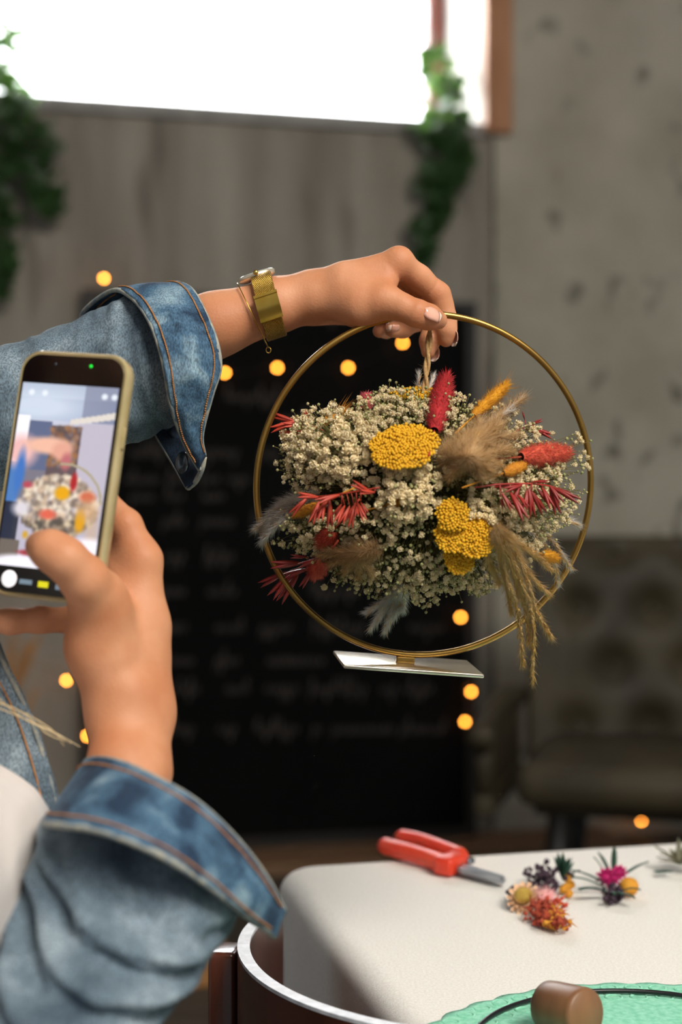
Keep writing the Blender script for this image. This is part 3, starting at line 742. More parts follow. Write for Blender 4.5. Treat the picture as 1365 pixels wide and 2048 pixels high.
# baby's breath
def floret_mesh(seed, n=20):
    r_ = random.Random(seed); vs = []; fs = []
    ga = math.pi*(3-math.sqrt(5))
    for k in range(n):
        z = 1-1.55*(k+.5)/n; rr = math.sqrt(max(0, 1-z*z)); a = ga*k
        d = Vector((rr*math.cos(a), rr*math.sin(a), z)); d = (d+Vector((r_.uniform(-.2,.2), r_.uniform(-.2,.2), r_.uniform(-.2,.2)))).normalized()
        M = frame_of(d); q = r_.uniform(.8, 1.12); w = r_.uniform(.26, .36); tw_ = r_.uniform(-.6, .6)
        ca, sa = math.cos(tw_), math.sin(tw_)
        pts = [(0, 0, .45), (w*ca, w*sa, .80*q), (.0+r_.uniform(-.1,.1), .12, 1.0*q), (-w*ca, -w*sa, .80*q), (0, -.3, .7*q)]
        b0 = len(vs); vs += [tuple(M @ Vector(p)) for p in pts]; fs += [(b0, b0+1, b0+2), (b0, b0+2, b0+3), (b0+1, b0+4, b0+3), (b0+1, b0+3, b0+2)]
    b0 = len(vs); iv, if_ = ICO[1]; vs += [tuple(v*.66) for v in iv]; fs += [tuple(i+b0 for i in f) for f in if_]
    return vs, fs
FLV = [floret_mesh(s_) for s_ in (1, 2, 3, 4)]
FLM = []
for v, f in FLV:
    me = bpy.data.meshes.new('floret'); me.from_pydata(v, [], f); me.materials.append(MATS['cream_petal']); me.update(); FLM.append(me)
regions = [  # cx, cy, rx, ry, count, radius mm, depth offset
    (662, 885, 92, 72, 165, 3.7, -.014), (615, 930, 50, 60, 50, 2.6, .0), (705, 940, 80, 45, 48, 2.9, -.006), (790, 815, 75, 40, 100, 2.5, .0), (900, 835, 45, 50, 50, 2.6, .0), (745, 860, 30, 30, 26, 2.9, -.008),
    (815, 985, 70, 62, 105, 3.5, -.016), (860, 930, 40, 30, 16, 3.4, -.012), (1010, 985, 70, 50, 70, 3.1, -.012), (1080, 930, 60, 40, 46, 2.8, -.004), (1000, 870, 60, 60, 40, 2.7, .0), (980, 1030, 50, 45, 50, 3.2, -.010),
    (1075, 1020, 70, 50, 60, 2.7, -.002), (1045, 1075, 40, 35, 24, 3.3, -.004), (640, 1060, 78, 46, 85, 2.5, -.002), (735, 1060, 50, 50, 34, 2.4, -.006), (800, 1100, 75, 60, 46, 2.4, -.006), (760, 1150, 80, 38, 44, 2.1, .0),
    (860, 1150, 70, 45, 60, 2.6, -.002), (845, 1185, 40, 22, 22, 2.8, .0), (950, 1160, 45, 28, 40, 2.5, .004), (1060, 880, 50, 40, 26, 2.5, .0)]
spots = []
for (cx, cy, rx, ry, n, r_, dz) in regions:
    for k in range(n):
        a = random.uniform(0, 6.283); q = math.sqrt(random.random())*1.05
        x, y = cx+rx*q*math.cos(a), cy+ry*q*math.sin(a)
        bulge = -.012*(1-q*q)
        spots.append((B(x, y, dz+bulge+abs(random.gauss(0, .007))), r_*.001*random.uniform(.72, 1.15)))
for (x, y, r_) in [(1155, 868, 2.6), (1160, 877, 2.8), (1152, 885, 2.4), (1165, 884, 2.2), (1168, 905, 2.8), (1175, 915, 2.6), (1160, 915, 2.4), (1172, 930, 2.8), (1178, 936, 2.4), (1150, 930, 2.3), (1144, 974, 2.6), (1120, 960, 2.3),
                   (1158, 1004, 2.4), (1150, 1015, 2.4), (1130, 1010, 2.6), (1140, 1022, 2.4), (553, 926, 2.6), (575, 895, 2.2), (580, 905, 2.2), (568, 965, 1.8), (565, 1088, 3.2), (547, 1085, 2.3), (650, 1174, 3.2), (668, 1160, 2.4), (610, 1105, 2.4),
                   (640, 1150, 2.6), (720, 797, 2.8), (880, 962, 3.3), (826, 955, 3.2), (766, 1012, 3.4), (815, 1020, 3.4), (877, 1000, 2.9), (888, 1112, 2.2), (905, 1080, 2.2), (858, 1210, 2.4), (845, 1200, 2.6), (1075, 1100, 2.2)]:
    spots.append((B(x, y, -.004), r_*.001))
for k in range(330):         # the far side of the ball
    d = rdir()
    if d.y < .05: d.y = abs(d.y)+.1
    d.normalize(); spots.append((BC+Vector((d.x*.102, d.y*.078, d.z*.075))*random.uniform(.9, 1.06), .0028*random.uniform(.75, 1.1)))
stems = MB(); buds = MB(); rest = MB()
order = sorted(range(len(spots)), key=lambda i: spots[i][0].y-spots[i][1]*14)
single = set(order[:300])
for i, (p, r_) in enumerate(spots):
    out = (p-(BC+Vector((0, .03, -.01)))).normalized(); d = (out+rdir()*.35).normalized()
    M3 = frame_of(d) @ Matrix.Rotation(random.uniform(0, 6.28), 3, 'Z')
    k = random.randrange(4)
    if i in single:
        inst('floret', FLM[k], Matrix.Translation(p) @ M3.to_4x4() @ Matrix.Scale(r_, 4), bq)
    else:
        v, f = FLV[k]; rest.add([p+M3 @ (Vector(q)*r_) for q in v], f)
    root = BC+Vector((out.x*.045, out.y*.03-.005, out.z*.03))+rdir()*.012
    mid = root.lerp(p, .55)+rdir()*.006
    if random.random() < .75: stems.tube([root, mid, p-d*r_*.5], [.0004, .0003, .00025], 3, cap=False)
    for q in range(2):
        if random.random() < .55:
            b_ = p+rdir()*random.uniform(.004, .011)+Vector((0, .003, 0)); buds.blob(b_, random.uniform(.0007, .0014), 1)
            stems.tube([mid, b_], .0002, 3, cap=False)
st_ = rest.build('floret_cloud', 'cream_petal', bq, False); st_['kind'] = 'stuff'
# greenish filler buds and twigs between
fill = [(800, 1120, 140, 80, 420), (650, 1070, 90, 50, 170), (690, 950, 110, 60, 170), (820, 820, 110, 45, 220), (1040, 1000, 110, 80, 260), (950, 1150, 60, 40, 120), (620, 900, 60, 70, 120), (1120, 950, 50, 80, 70), (840, 960, 90, 70, 140)]
for (cx, cy, rx, ry, n) in fill:
    for k in range(n):
        a = random.uniform(0, 6.283); q = math.sqrt(random.random())*1.05
        p = B(cx+rx*q*math.cos(a), cy+ry*q*math.sin(a), random.uniform(-.006, .022)); buds.blob(p, random.uniform(.0007, .0015), 1)
        if k % 2: stems.tube([BC.lerp(p, .5)+rdir()*.012, p+rdir()*.003], .00028, 3, cap=False)
bb = buds.build('bud_cloud', 'bud', bq); bb['kind'] = 'stuff'
ss = stems.build('stem_cloud', 'fine_stem', bq); ss['kind'] = 'stuff'

# yarrow heads
def yarrow(discs, nrm, label=None):
    mb = MB(); und = MB(); M = frame_of(nrm)
    for (c, r_, n, dome) in discs:
        for k in range(n):
            q = math.sqrt((k+.5)/n); a = k*2.39996
            p = c+M @ Vector((math.cos(a)*r_*q*(1+.06*math.sin(5*a)), math.sin(a)*r_*q, dome*(1-q*q)+random.uniform(-.0012, .0009)))
            mb.blob(p, random.uniform(.00105, .0015), 1)
        und.lathe([(.0001, -.012), (.003, -.009), (r_*.6, -.003), (r_*.93, -.001), (r_*.9, dome*.1), (.0001, dome*.8)], 20, Matrix.Translation(c) @ M.to_4x4())
    o = mb.build('yarrow_head', 'yarrow', bq); und.build('calyx', 'yarrow_under', o); return o
yarrow([(B(808, 893, -.022), .0235, 430, .004)], Vector((-.15, -.66, .74)))
yarrow([(B(906, 1030, -.018), .0115, 110, .002), (B(950, 1072, -.018), .0150, 210, .003), (B(920, 1118, -.012), .0108, 120, .003), (B(903, 1072, -.017), .0115, 120, .002)], Vector((.1, -.98, .05)))
yarrow([(P(835, 788, 1.045), .020, 230, .003)], Vector((0, -.25, .95)))
mb = yarrow([(B(960, 1030, -.002), .006, 40, .001)], Vector((.2, -.9, .3)))

# bunny tails and other dyed grass heads
def tail(a, b_, w, m, n=900, hl_=.006, longh=0, lh=.02):
    ax = b_-a; L = ax.length; d = ax.normalized(); M = frame_of(d); mb = MB(); prof = []
    for k in range(13):
        t = k/12; prof.append((max(.0003, w*math.sin(math.pi*(.06+.90*t))**.55*(1-.12*t)), L*t))
    mb.lathe(prof, 14, Matrix.Translation(a) @ M.to_4x4())
    for k in range(n):
        t = random.random(); an = random.uniform(0, 6.283); r_ = w*math.sin(math.pi*(.06+.90*t))**.55*(1-.12*t)*.92
        o = M @ Vector((math.cos(an), math.sin(an), 0)); mb.needle(a+d*(L*t)+o*r_, o*.75+d*.8+rdir()*.35, hl_*random.uniform(.5, 1.1), .00028)
    for k in range(longh):
        t = random.uniform(.1, 1); o = rdir(); mb.needle(a+d*(L*t)+o*w*.5, o*.45+d, lh*random.uniform(.6, 1.2), .00016)
    st = a-d*.035; mb.tube([a+d*.002, st], .0007, 5)
    return mb.build('bunny_tail', m, bq)
tail(B(869, 862, -.012), B(893, 752, -.010), .0078, 'red_tail', 1500, .006)
tail(B(1042, 914, -.012), B(1138, 906, -.006), .0078, 'coral_tail', 1300, .0055)
tail(B(948, 832, .0), B(1016, 768, .0), .0042, 'gold_tail', 800, .005, 110, .022)
tail(B(1008, 946, -.022), B(1050, 931, -.022), .0042, 'ochre_tail', 500, .0028)
tail(P(733, 822, 1.03), P(733, 790, 1.03), .0042, 'rose_tail', 500, .0045)
tail(P(728, 850, 1.02), P(730, 830, 1.02), .0046, 'rose_tail', 400, .004)
tail(B(668, 1060, -.006), B(643, 1090, -.006), .006, 'coral_tail', 700, .006)
tail(B(648, 1120, -.004), B(626, 1150, -.006), .0062, 'coral_tail', 800, .005)
tail(B(1086, 1108, -.002), B(1116, 1118, -.004), .004, 'gold_tail', 400, .0035, 26, .016)
tail(B(640, 1008, -.012), B(588, 1032, -.012), .0036, 'ochre_tail', 450, .003)
tail(B(775, 1010, -.012), B(800, 1004, -.014), .003, 'ochre_tail', 200, .003)
tail(P(640, 850, 1.03), P(690, 818, 1.04), .003, 'ochre_tail', 150, .004, 60, .016)

# dyed oat sprays: every spikelet a piece of its own
def spikelet_mesh(name, m):
    vs = []; fs = []
    for s_ in (-1, 1):
        n = 8; b0 = len(vs)
        for i in range(n):
            t = i/(n-1); wd = .098*math.sin(math.pi*(.06+.94*t))**.8*(1-.25*t)+.002; off = s_*(.012+.10*t**1.8); cz = .05*math.sin(math.pi*t)
            vs += [(off-wd, t, cz*.2), (off, t, cz+wd*.55), (off+wd, t, cz*.2), (off, t, cz*.2-wd*.4)]
        for i in range(n-1):
            for q in range(4): fs.append((b0+i*4+q, b0+i*4+(q+1) % 4, b0+(i+1)*4+(q+1) % 4, b0+(i+1)*4+q))
    me = bpy.data.meshes.new(name); me.from_pydata(vs, [], fs); me.materials.append(MATS[m]); me.polygons.foreach_set('use_smooth', [True]*len(fs)); me.update(); return me
SPK = {m_: spikelet_mesh('spikelet', m_) for m_ in ('red_oat', 'dark_red_oat')}
def oat(stem, sp, m_, dz, zfix=None):
    pos = (lambda x, y, e=0: P(x, y, zfix+e)) if zfix else (lambda x, y, e=0: B(x, y, dz+e))
    c = catmull([pos(x, y) for x, y in stem], 20); mb = MB().tube(c, .0006, 5)
    st = None
    for (x0, y0, x1, y1) in sp:
        a = pos(x0, y0); near = min(c, key=lambda q: (q-a).length); mb.tube([near, a], .00035, 4)
    o = mb.build('oat_spray', m_, bq)
    for (x0, y0, x1, y1) in sp:
        a = pos(x0, y0); b_ = P(x1, y1, a.y+random.uniform(-.010, .004)); y = (b_-a); L = y.length; y.normalize()
        vw = (Vector((0, -1, .2))+rdir()*.5).normalized(); x = y.cross(vw).normalized(); z = x.cross(y)
        inst('spikelet', SPK[m_], Matrix.Translation(a) @ Matrix((x, y, z)).transposed().to_4x4() @ Matrix.Diagonal((L*1.0, L*1.08, L, 1)), o)
oat([(760, 975), (700, 985), (640, 993), (600, 990)], [(638,995,598,990),(615,995,583,1028),(680,990,635,1003),(639,1003,623,1045),(656,1001,630,1034),(660,1001,660,1053),(684,1008,667,1032),(690,1011,672,1044),(709,1013,701,1055),
     (713,1008,690,1040),(715,1005,730,1040),(714,1011,714,1032),(722,1005,735,1026),(745,988,706,966),(750,985,722,984),(700,1012,683,1046),(650,1000,641,1040)], 'red_oat', -.026)
oat([(950, 975), (1010, 968), (1070, 968), (1110, 975), (1140, 985)], [(1022,985,1051,1038),(1004,985,1025,1020),(1040,975,1025,1006),(1059,977,1066,1033),(1064,983,1089,1026),(1075,977,1099,1007),(1101,975,1116,1026),(1106,975,1159,1002),
     (1099,970,1125,1006),(1064,964,1099,963),(1001,991,1009,1017),(1035,988,1056,1014),(1020,970,985,972),(1045,970,1010,980),(1085,975,1105,1015),(1030,990,1045,1030),(961,970,967,956),(1055,980,1050,1020)], 'dark_red_oat', -.026)
oat([(650, 862), (625, 852), (590, 842)], [(593,842,544,859),(593,844,545,830),(615,852,566,850),(609,860,564,870),(600,865,585,877),(619,839,610,823),(625,855,590,868)], 'red_oat', 0, 1.03)
oat([(680, 1105), (630, 1125), (580, 1142)], [(614,1114,583,1113),(603,1126,545,1130),(570,1144,522,1169),(588,1141,544,1192),(594,1144,573,1182),(597,1147,561,1202),(617,1138,570,1152),(623,1141,603,1174),(640,1118,600,1130)], 'dark_red_oat', -.004)
oat([(1020, 870), (1050, 855), (1070, 850)], [(1060,850,1085,840),(1065,855,1105,873),(1050,840,1045,825),(1060,862,1085,868)], 'dark_red_oat', 0, 1.03)

# pampas plumes
def plume(strands, hair, spk, hair_n, hl_, spread, nsp=14, spl=.006, hw=.00016, name='pampas_plume', hair2=None, spread_s=.40):
    h1 = MB(); h2 = MB(); s1 = MB()
    for pts in strands:
        c = catmull(pts, 40); L = sum((c[i+1]-c[i]).length for i in range(39)); s1.tube(c, [.0006]*20+[.0006-.0004*k/19 for k in range(20)], 4)
        for k in range(hair_n):
            i = min(38, int(39*random.random()**.85)); t = (c[i+1]-c[i]).normalized(); p = c[i].lerp(c[i+1], random.random())
            f = 1-.45*i/39; (h2 if hair2 and k % 2 else h1).needle(p, t+rdir()*spread, hl_*random.uniform(.35, 1.25)*f, hw)
        for k in range(int(nsp*L/.03)):
            i = random.randrange(4, 39); t = (c[i+1]-c[i]).normalized(); s1.needle(c[i]+rdir()*.0012, t+rdir()*spread_s, spl*random.uniform(.6, 1.2), .00062)
    o = s1.build(name, spk, bq); hh = h1.build('plume_hair', hair, o); hh['kind'] = 'stuff'
    if hair2: hh = h2.build('plume_hair', hair2, o); hh['kind'] = 'stuff'
    return o
r0 = B(880, 925, -.004)
plume([[r0, B(940, 885, -.024), B(x, y, d)] for x, y, d in ((1000, 850, -.022), (1038, 802, -.006), (1048, 793, -.002), (960, 845, -.018), (1000, 830, -.015), (1030, 870, -.018), (1022, 905, -.024))], 'brown_plume', 'tan_plume', 1500, .018, 1.0, 30, .007, .00015, hair2='tan_plume')
plume([[r0, B(935, 915, -.030), B(x, y, d)] for x, y, d in ((1000, 930, -.030), (1010, 900, -.030), (965, 955, -.030), (985, 945, -.032), (950, 880, -.03), (920, 880, -.024), (900, 955, -.022))], 'brown_plume', 'gold_plume', 1400, .016, 1.05, 40, .007, .00015, hair2='tan_plume')
plume([[B(1000, 835, -.01), B(1025, 812, -.006), B(1046, 792, -.004)], [B(960, 850, -.02), B(1000, 830, -.012), B(1030, 818, -.008)]], 'white_plume', 'tan_plume', 420, .010, .5, 10, .006)
rt = B(985, 1035, -.014)
plume([[rt]+[P(x, y, zs(985, 1035)-.018+.008*k) for k, (x, y) in enumerate(q)] for q in (
    [(999, 1080), (1014, 1154), (1037, 1229), (1047, 1331)], [(1010, 1085), (1039, 1154), (1066, 1240), (1066, 1366)], [(1020, 1085), (1049, 1142), (1072, 1217), (1103, 1276)],
    [(1010, 1070), (1040, 1115), (1064, 1154), (1099, 1189)], [(1014, 1067), (1050, 1095), (1075, 1112), (1104, 1140)], [(985, 1075), (977, 1117), (988, 1145), (999, 1166)], [(995, 1085), (1004, 1130), (1015, 1180), (1024, 1227)],
    [(1005, 1090), (1030, 1150), (1050, 1210), (1060, 1290)], [(1005, 1075), (1025, 1120), (1030, 1150), (1040, 1200)])], 'gold_plume', 'gold_plume', 1000, .013, .68, 62, .0068, .00013, hair2='tan_plume')
plume([[B(1060, 1050, 0), P(1100, 1075, 1.03), P(1125, 1110, 1.035), P(1143, 1138, 1.04)], [B(1070, 1045, 0), P(1110, 1035, 1.03), P(1135, 1040, 1.035), P(1158, 1052, 1.035)], [B(1060, 1060, 0), P(1090, 1090, 1.03), P(1110, 1130, 1.04), P(1118, 1170, 1.045)]], 'white_plume', 'gold_plume', 600, .011, .65, 40, .006, .00014)
plume([[B(810, 1165, .01), P(x*.5+405, 1200, 1.02), P(x, y, 1.02)] for x, y in ((742, 1258), (770, 1262), (755, 1245), (790, 1230), (735, 1225), (805, 1215), (778, 1250))], 'white_plume', 'tan_plume', 800, .012, .6, 36, .006, .00014)
plume([[B(660, 1000, 0), P(600, 1010, 1.02), P(545, 1040, 1.025), P(524, 1085, 1.03)], [B(650, 1000, 0), P(590, 1000, 1.02), P(545, 1025, 1.03), P(512, 1058, 1.03)], [B(660, 1010, 0), P(600, 1025, 1.02), P(560, 1045, 1.02), P(530, 1075, 1.02)], [B(640, 985, 0), P(600, 990, 1.025), P(570, 1005, 1.03), P(540, 1030, 1.03)]], 'white_plume', 'tan_plume', 1000, .014, .7, 20, .006, .00015)
plume([[B(770, 1095, 0), B(720, 1105, -.014), B(x, y, -.012)] for x, y in ((640, 1112), (660, 1130), (690, 1145), (720, 1155), (650, 1100), (700, 1120), (745, 1150))], 'brown_plume', 'gold_plume', 1000, .015, .9, 36, .006, .00015, hair2='tan_plume')
plume([[P(848, 800, 1.06), P(838, 770, 1.06), P(838, 745, 1.06)], [P(850, 800, 1.06), P(862, 770, 1.06), P(868, 752, 1.06)]], 'white_plume', 'tan_plume', 200, .009, .6, 6, .005)
# ------------------------------------------------------------------ the person: body, clothes, hands
person = thing('person', 'person in a denim jacket holding up the hoop and a phone', 'person', (-.40, .66, 0))
def cap(a, b_, ra, rb, k=.006): return (tuple(a), tuple(b_), ra, rb, k)
def chain(pts, k=.004): return [cap(p[0], q[0], p[1], q[1], k) for p, q in zip(pts[:-1], pts[1:])]
V = Vector
# left arm and hand, raised
def Q(x, y, z, r_): return (P(x, y, z), r_)
forearm = chain([Q(150, 785, 1.055, .034), Q(330, 690, 1.055, .029), Q(430, 650, 1.052, .0222), Q(555, 610, 1.052, .0180), Q(620, 594, 1.052, .0160)], .010)
forearm += chain([Q(430, 650, 1.066, .0205), Q(555, 610, 1.068, .0170), Q(620, 594, 1.070, .0150)], .012)
wr = P(630, 588, 1.055)
palm = [cap(wr, P(796, 526, 1.042), .0160, .0106, .010), cap(wr+V((0,.012,0)), P(790, 532, 1.062), .0150, .0104, .010), cap(wr+V((0,.02,0)), P(777, 541, 1.082), .0140, .0098, .010), cap(wr+V((0,.026,0)), P(764, 554, 1.099), .013, .0090, .010),
        cap(P(650, 602, 1.046), P(722, 609, 1.034), .0135, .0152, .012), cap(P(722, 609, 1.034), P(772, 603, 1.027), .0152, .0118, .010), cap(P(690, 568, 1.043), P(768, 566, 1.038), .0135, .0085, .012),
        cap(P(630, 614, 1.085), P(690, 618, 1.09), .0125, .0125, .012), cap(P(700, 600, 1.065), P(750, 588, 1.075), .013, .010, .012), cap(P(798, 520, 1.042), P(799, 519, 1.042), .0088, .0088, .006)]
thumb = chain([Q(768, 603, 1.026, .0122), Q(802, 613, 1.022, .0096), Q(830, 625, 1.020, .0092), Q(838, 628, 1.021, .0090), Q(858, 634, 1.027, .0089), Q(876, 640, 1.036, .0070)], .004)
index = chain([Q(798, 526, 1.042, .0104), Q(838, 556, 1.054, .0093), Q(876, 590, 1.062, .0093), Q(884, 612, 1.064, .0084), Q(891, 638, 1.065, .0082), Q(893, 660, 1.064, .0074), Q(893, 680, 1.062, .0054)], .004)
middle = chain([Q(790, 532, 1.062, .0104), Q(834, 562, 1.078, .0093), Q(862, 592, 1.084, .0092), Q(866, 620, 1.080, .0082), Q(866, 650, 1.076, .0080), Q(860, 682, 1.070, .0073), Q(857, 703, 1.067, .0054)], .004)
ring_f = chain([Q(777, 541, 1.082, .0098), Q(838, 596, 1.104, .0088), Q(836, 640, 1.100, .0080), Q(806, 656, 1.088, .0074), Q(786, 659, 1.078, .0062)], .004)
pinky = chain([Q(764, 554, 1.099, .0090), Q(808, 606, 1.116, .0078), Q(800, 645, 1.112, .0070), Q(774, 659, 1.100, .0064), Q(759, 662, 1.092, .0052)], .004)
creases = [(P(824, 612, 1.012), P(838, 630, 1.02)-P(802, 613, 1.022), .010), (P(829, 613, 1.012), P(838, 630, 1.02)-P(802, 613, 1.022), .009), (P(818, 610, 1.012), P(838, 630, 1.02)-P(802, 613, 1.022), .009),
           (P(866, 574, 1.053), P(876, 590, 1.06)-P(838, 556, 1.05), .010), (P(798, 575, 1.03), V((.7, 0, .7)), .010), (P(806, 566, 1.04), V((.75, 0, .65)), .009)]
def carve(f, ax):
    X, Y, Z = ax[0][:, None, None], ax[1][None, :, None], ax[2][None, None, :]
    for p, nrm, r_ in creases:
        nrm = nrm.normalized(); s_ = (X-p.x)*nrm.x+(Y-p.y)*nrm.y+(Z-p.z)*nrm.z; d2 = (X-p.x)**2+(Y-p.y)**2+(Z-p.z)**2
        f = f+(.00055*np.exp(-(s_/.0011)**2-d2/r_**2)).astype(np.float32)
    return f
V1, F1 = sdf_mesh([(.010, forearm), (.012, palm), (.006, thumb), (.004, index), (.004, middle), (.004, ring_f), (.004, pinky)], .0012, post=carve)
# right arm and hand around the phone
rz = .905
rfore = chain([Q(160, 1940, .76, .025), Q(272, 1690, .822, .024), Q(246, 1540, .852, .0190), Q(244, 1430, .880, .0190)], .014)
rfore += chain([Q(282, 1540, .86, .0185), Q(288, 1430, .885, .0155), Q(282, 1330, .895, .016)], .014)
rpalm = [cap(P(245, 1420, .878), P(205, 1290, .878), .0215, .0205, .016), cap(P(205, 1290, .878), P(195, 1195, .868), .0205, .0165, .014), cap(P(275, 1410, .89), P(287, 1255, .90), .0165, .0145, .016),
         cap(P(287, 1255, .90), P(285, 1120, .905), .0145, .0118, .014), cap(P(235, 1300, .90), P(245, 1170, .915), .018, .015, .016), cap(P(250, 1250, .905), P(255, 1110, .915), .016, .012, .014),
         cap(P(220, 1300, .91), P(215, 1180, .925), .016, .012, .014), cap(P(262, 1385, .868), P(262, 1384, .868), .0085, .0085, .012)]
rthumb = chain([Q(205, 1215, .868, .0160), Q(168, 1158, .848, .0138), Q(130, 1118, .838, .0122), Q(100, 1100, .840, .0112), Q(80, 1092, .846, .0088)], .006)
rindex = chain([Q(285, 1120, .905, .0115), Q(252, 1050, .908, .0098), Q(205, 1000, .926, .0088), Q(150, 975, .928, .008), Q(110, 968, .922, .0065)], .005)
rmid = chain([Q(262, 1130, .92, .011), Q(190, 1070, .934, .0095), Q(110, 1050, .934, .0085), Q(50, 1050, .922, .0065)], .005)
rring = chain([Q(235, 1180, .925, .0105), Q(160, 1140, .938, .0092), Q(90, 1130, .934, .0082), Q(40, 1130, .92, .0064)], .005)
rpinky = chain([Q(215, 1260, .915, .0105), Q(150, 1240, .905, .0085), Q(80, 1240, .898, .0078), Q(20, 1243, .892, .0078), Q(-30, 1240, .886, .006)], .005)
V2, F2 = sdf_mesh([(.012, rfore), (.014, rpalm), (.011, rthumb), (.007, rindex), (.005, rmid), (.005, rring), (.005, rpinky)], .0016)
# torso, neck and head, upper arms (inside the clothes), seated legs
hipc = V((-.44, .62, .55)); shR = V((-.33, .54, 1.04)); shL = V((-.46, .86, 1.16)); neck = V((-.39, .69, 1.16))
shRb = shR+V((-.025, .035, -.015)); fwd = V((.93, .37, 0)); left = V((-.37, .93, 0))
head = neck+fwd*.05+V((0, 0, .17))
torso = [cap(hipc, V((-.42, .65, .75)), .135, .115, .05), cap(V((-.42, .65, .75)), V((-.37, .70, .98)), .115, .125, .05), cap(shRb, shL, .036, .045, .05), cap(V((-.37, .70, 1.0)), neck, .10, .05, .04), cap(neck, head-V((0, 0, .06)), .047, .045, .03),
         cap(shRb, P(-78, 2125, .712), .036, .027, .03), cap(shL, P(-60, 840, 1.05), .045, .036, .03), cap(P(-60, 840, 1.05), P(200, 762, 1.055), .036, .032, .02), cap(hipc-left*.08, hipc-left*.09+fwd*.42+V((0,0,-.05)), .08, .06, .04),
         cap(hipc+left*.08, hipc+left*.11+fwd*.42+V((0,0,-.05)), .08, .06, .04), cap(P(-78, 2125, .712), P(160, 1940, .76), .027, .025, .02), cap(P(160, 1940, .76), P(265, 1730, .81), .025, .022, .02),
         cap(head, head+V((0, 0, .03)), .078, .082, .03), cap(head+fwd*.03-V((0,0,.04)), head+fwd*.055-V((0,0,.075)), .055, .03, .03), cap(head+fwd*.078+V((0,0,.01)), head+fwd*.098-V((0,0,.022)), .008, .012, .012),
         cap(head-left*.078-V((0,0,.01)), head-left*.078-V((0,0,.03)), .013, .009, .008), cap(head+left*.078-V((0,0,.01)), head+left*.078-V((0,0,.03)), .013, .009, .008)]
V3, F3 = sdf_mesh([(.03, torso)], .006, .02)
n1, n2 = len(V1), len(V2)
allv = np.concatenate([V1, V2, V3]); allf = F1+[[i+n1 for i in f] for f in F2]+[[i+n1+n2 for i in f] for f in F3]
body = obj('body', allv.tolist(), allf, 'skin', person)
sm = body.modifiers.new('relax', 'SMOOTH'); sm.factor = .5; sm.iterations = 1
# nails
def nail(c, axis, nrm, L, w, tip=True):
    axis = axis.normalized(); nrm = nrm.normalized(); D = V1-np.array(c); h_ = D @ np.array(nrm); lat = np.linalg.norm(D-h_[:, None]*np.array(nrm), axis=1)
    ok = (lat < .002) & (np.abs(h_) < .009); c = c+nrm*(float(h_[ok].max())+.0003) if ok.any() else c; s_ = axis.cross(nrm).normalized(); nrm = s_.cross(axis).normalized()
    def patch(t0, t1, nt_):
        vs = []; n = 9
        for i in range(nt_):
            t = t0+(t1-t0)*i/(nt_-1); wd = w*(1-max(0, abs(2*t-1)-.35)**2*1.1)
            for k in range(n):
                q = 2*k/(n-1)-1; vs.append(c+axis*(L*(t-.5))+s_*(wd*q)+nrm*(-.45*w*q*q-.0006*(2*t-1)**2*2))
        return vs, grid_faces(n, nt_)
    v, f = patch(0, .84, 8); o = obj('fingernail', v, f, 'nail', body); solid(o, .0005, 0)
    if tip: v, f = patch(.84, 1.06, 3); o = obj('nail_tip', v, f, 'nail_tip', body); solid(o, .0005, 0)
nail(P(867, 633, 1.0215), P(886, 643, 1.030)-P(846, 628, 1.017), V((.10, -.86, .46)), .0165, .0066)
nail(P(897, 676, 1.0605), V((.02, .0, -1)), V((.85, .45, .1)), .0115, .0046)
nail(P(861, 702, 1.064), V((-.02, -.02, -1)), V((.4, .75, -.1)), .011, .0044)
nail(P(790, 661, 1.071), V((-.8, -.45, -.05)), V((.1, -.6, -.75)), .0095, .0042)
# eyes, mouth
for s_ in (-1, 1): MB().blob(head+fwd*.071+left*(.03*s_)+V((0,0,.012)), .012, 2).build('eye', 'eye', person)
MB().tube([head+fwd*.082-left*.022-V((0,0,.05)), head+fwd*.092-V((0,0,.051)), head+fwd*.082+left*.022-V((0,0,.05))], [.003, .006, .003], 8).build('mouth', 'lip', person)
# hair: cap and long strands, a few reaching the front of the jacket
hm = MB()
for k in range(420):
    a = random.uniform(.9, 5.4); e = random.uniform(.1, 1.3)
    d = (fwd*math.cos(a)+left*math.sin(a))*math.cos(e)+V((0,0,math.sin(e)))
    p0 = head+V((0,0,.03))+d*.088; o = (fwd*math.cos(a)+left*math.sin(a))
    p1 = head+o*.098-V((0,0,.06)); p2 = neck+o*.085-V((0,0,.04))+fwd*.01; p3 = neck+o*.12-V((0,0,random.uniform(.12, .22)))
    hm.tube(catmull([p0, p0.lerp(p1, .5)+d*.01, p1, p2, p3], 9), [.004]*7+[.003, .001], 4, cap=False)
for k in range(150):
    a = random.uniform(0, 6.28); d = (fwd*math.cos(a)+left*math.sin(a))
    hm.tube(catmull([head+V((0,0,.113)), head+V((0,0,.10))+d*.05, head+V((0,0,.04))+d*.088], 6), .005, 4, cap=False) if math.cos(a) < .5 else None
for k in range(4):
    j = lambda s_: random.uniform(-s_, s_)
    hm.tube(catmull([P(-160+j(20), 1330+j(20), .80), P(-40, 1385+j(14), .82), P(40, 1428+j(9), .84), P(100+j(12), 1462+j(7), .845), P(140+j(26), 1482+j(12), .85)], 12), [.0004]*10+[.0003, .0002], 4, cap=False)
hm.build('hair', 'hair', person)['kind'] = 'stuff'
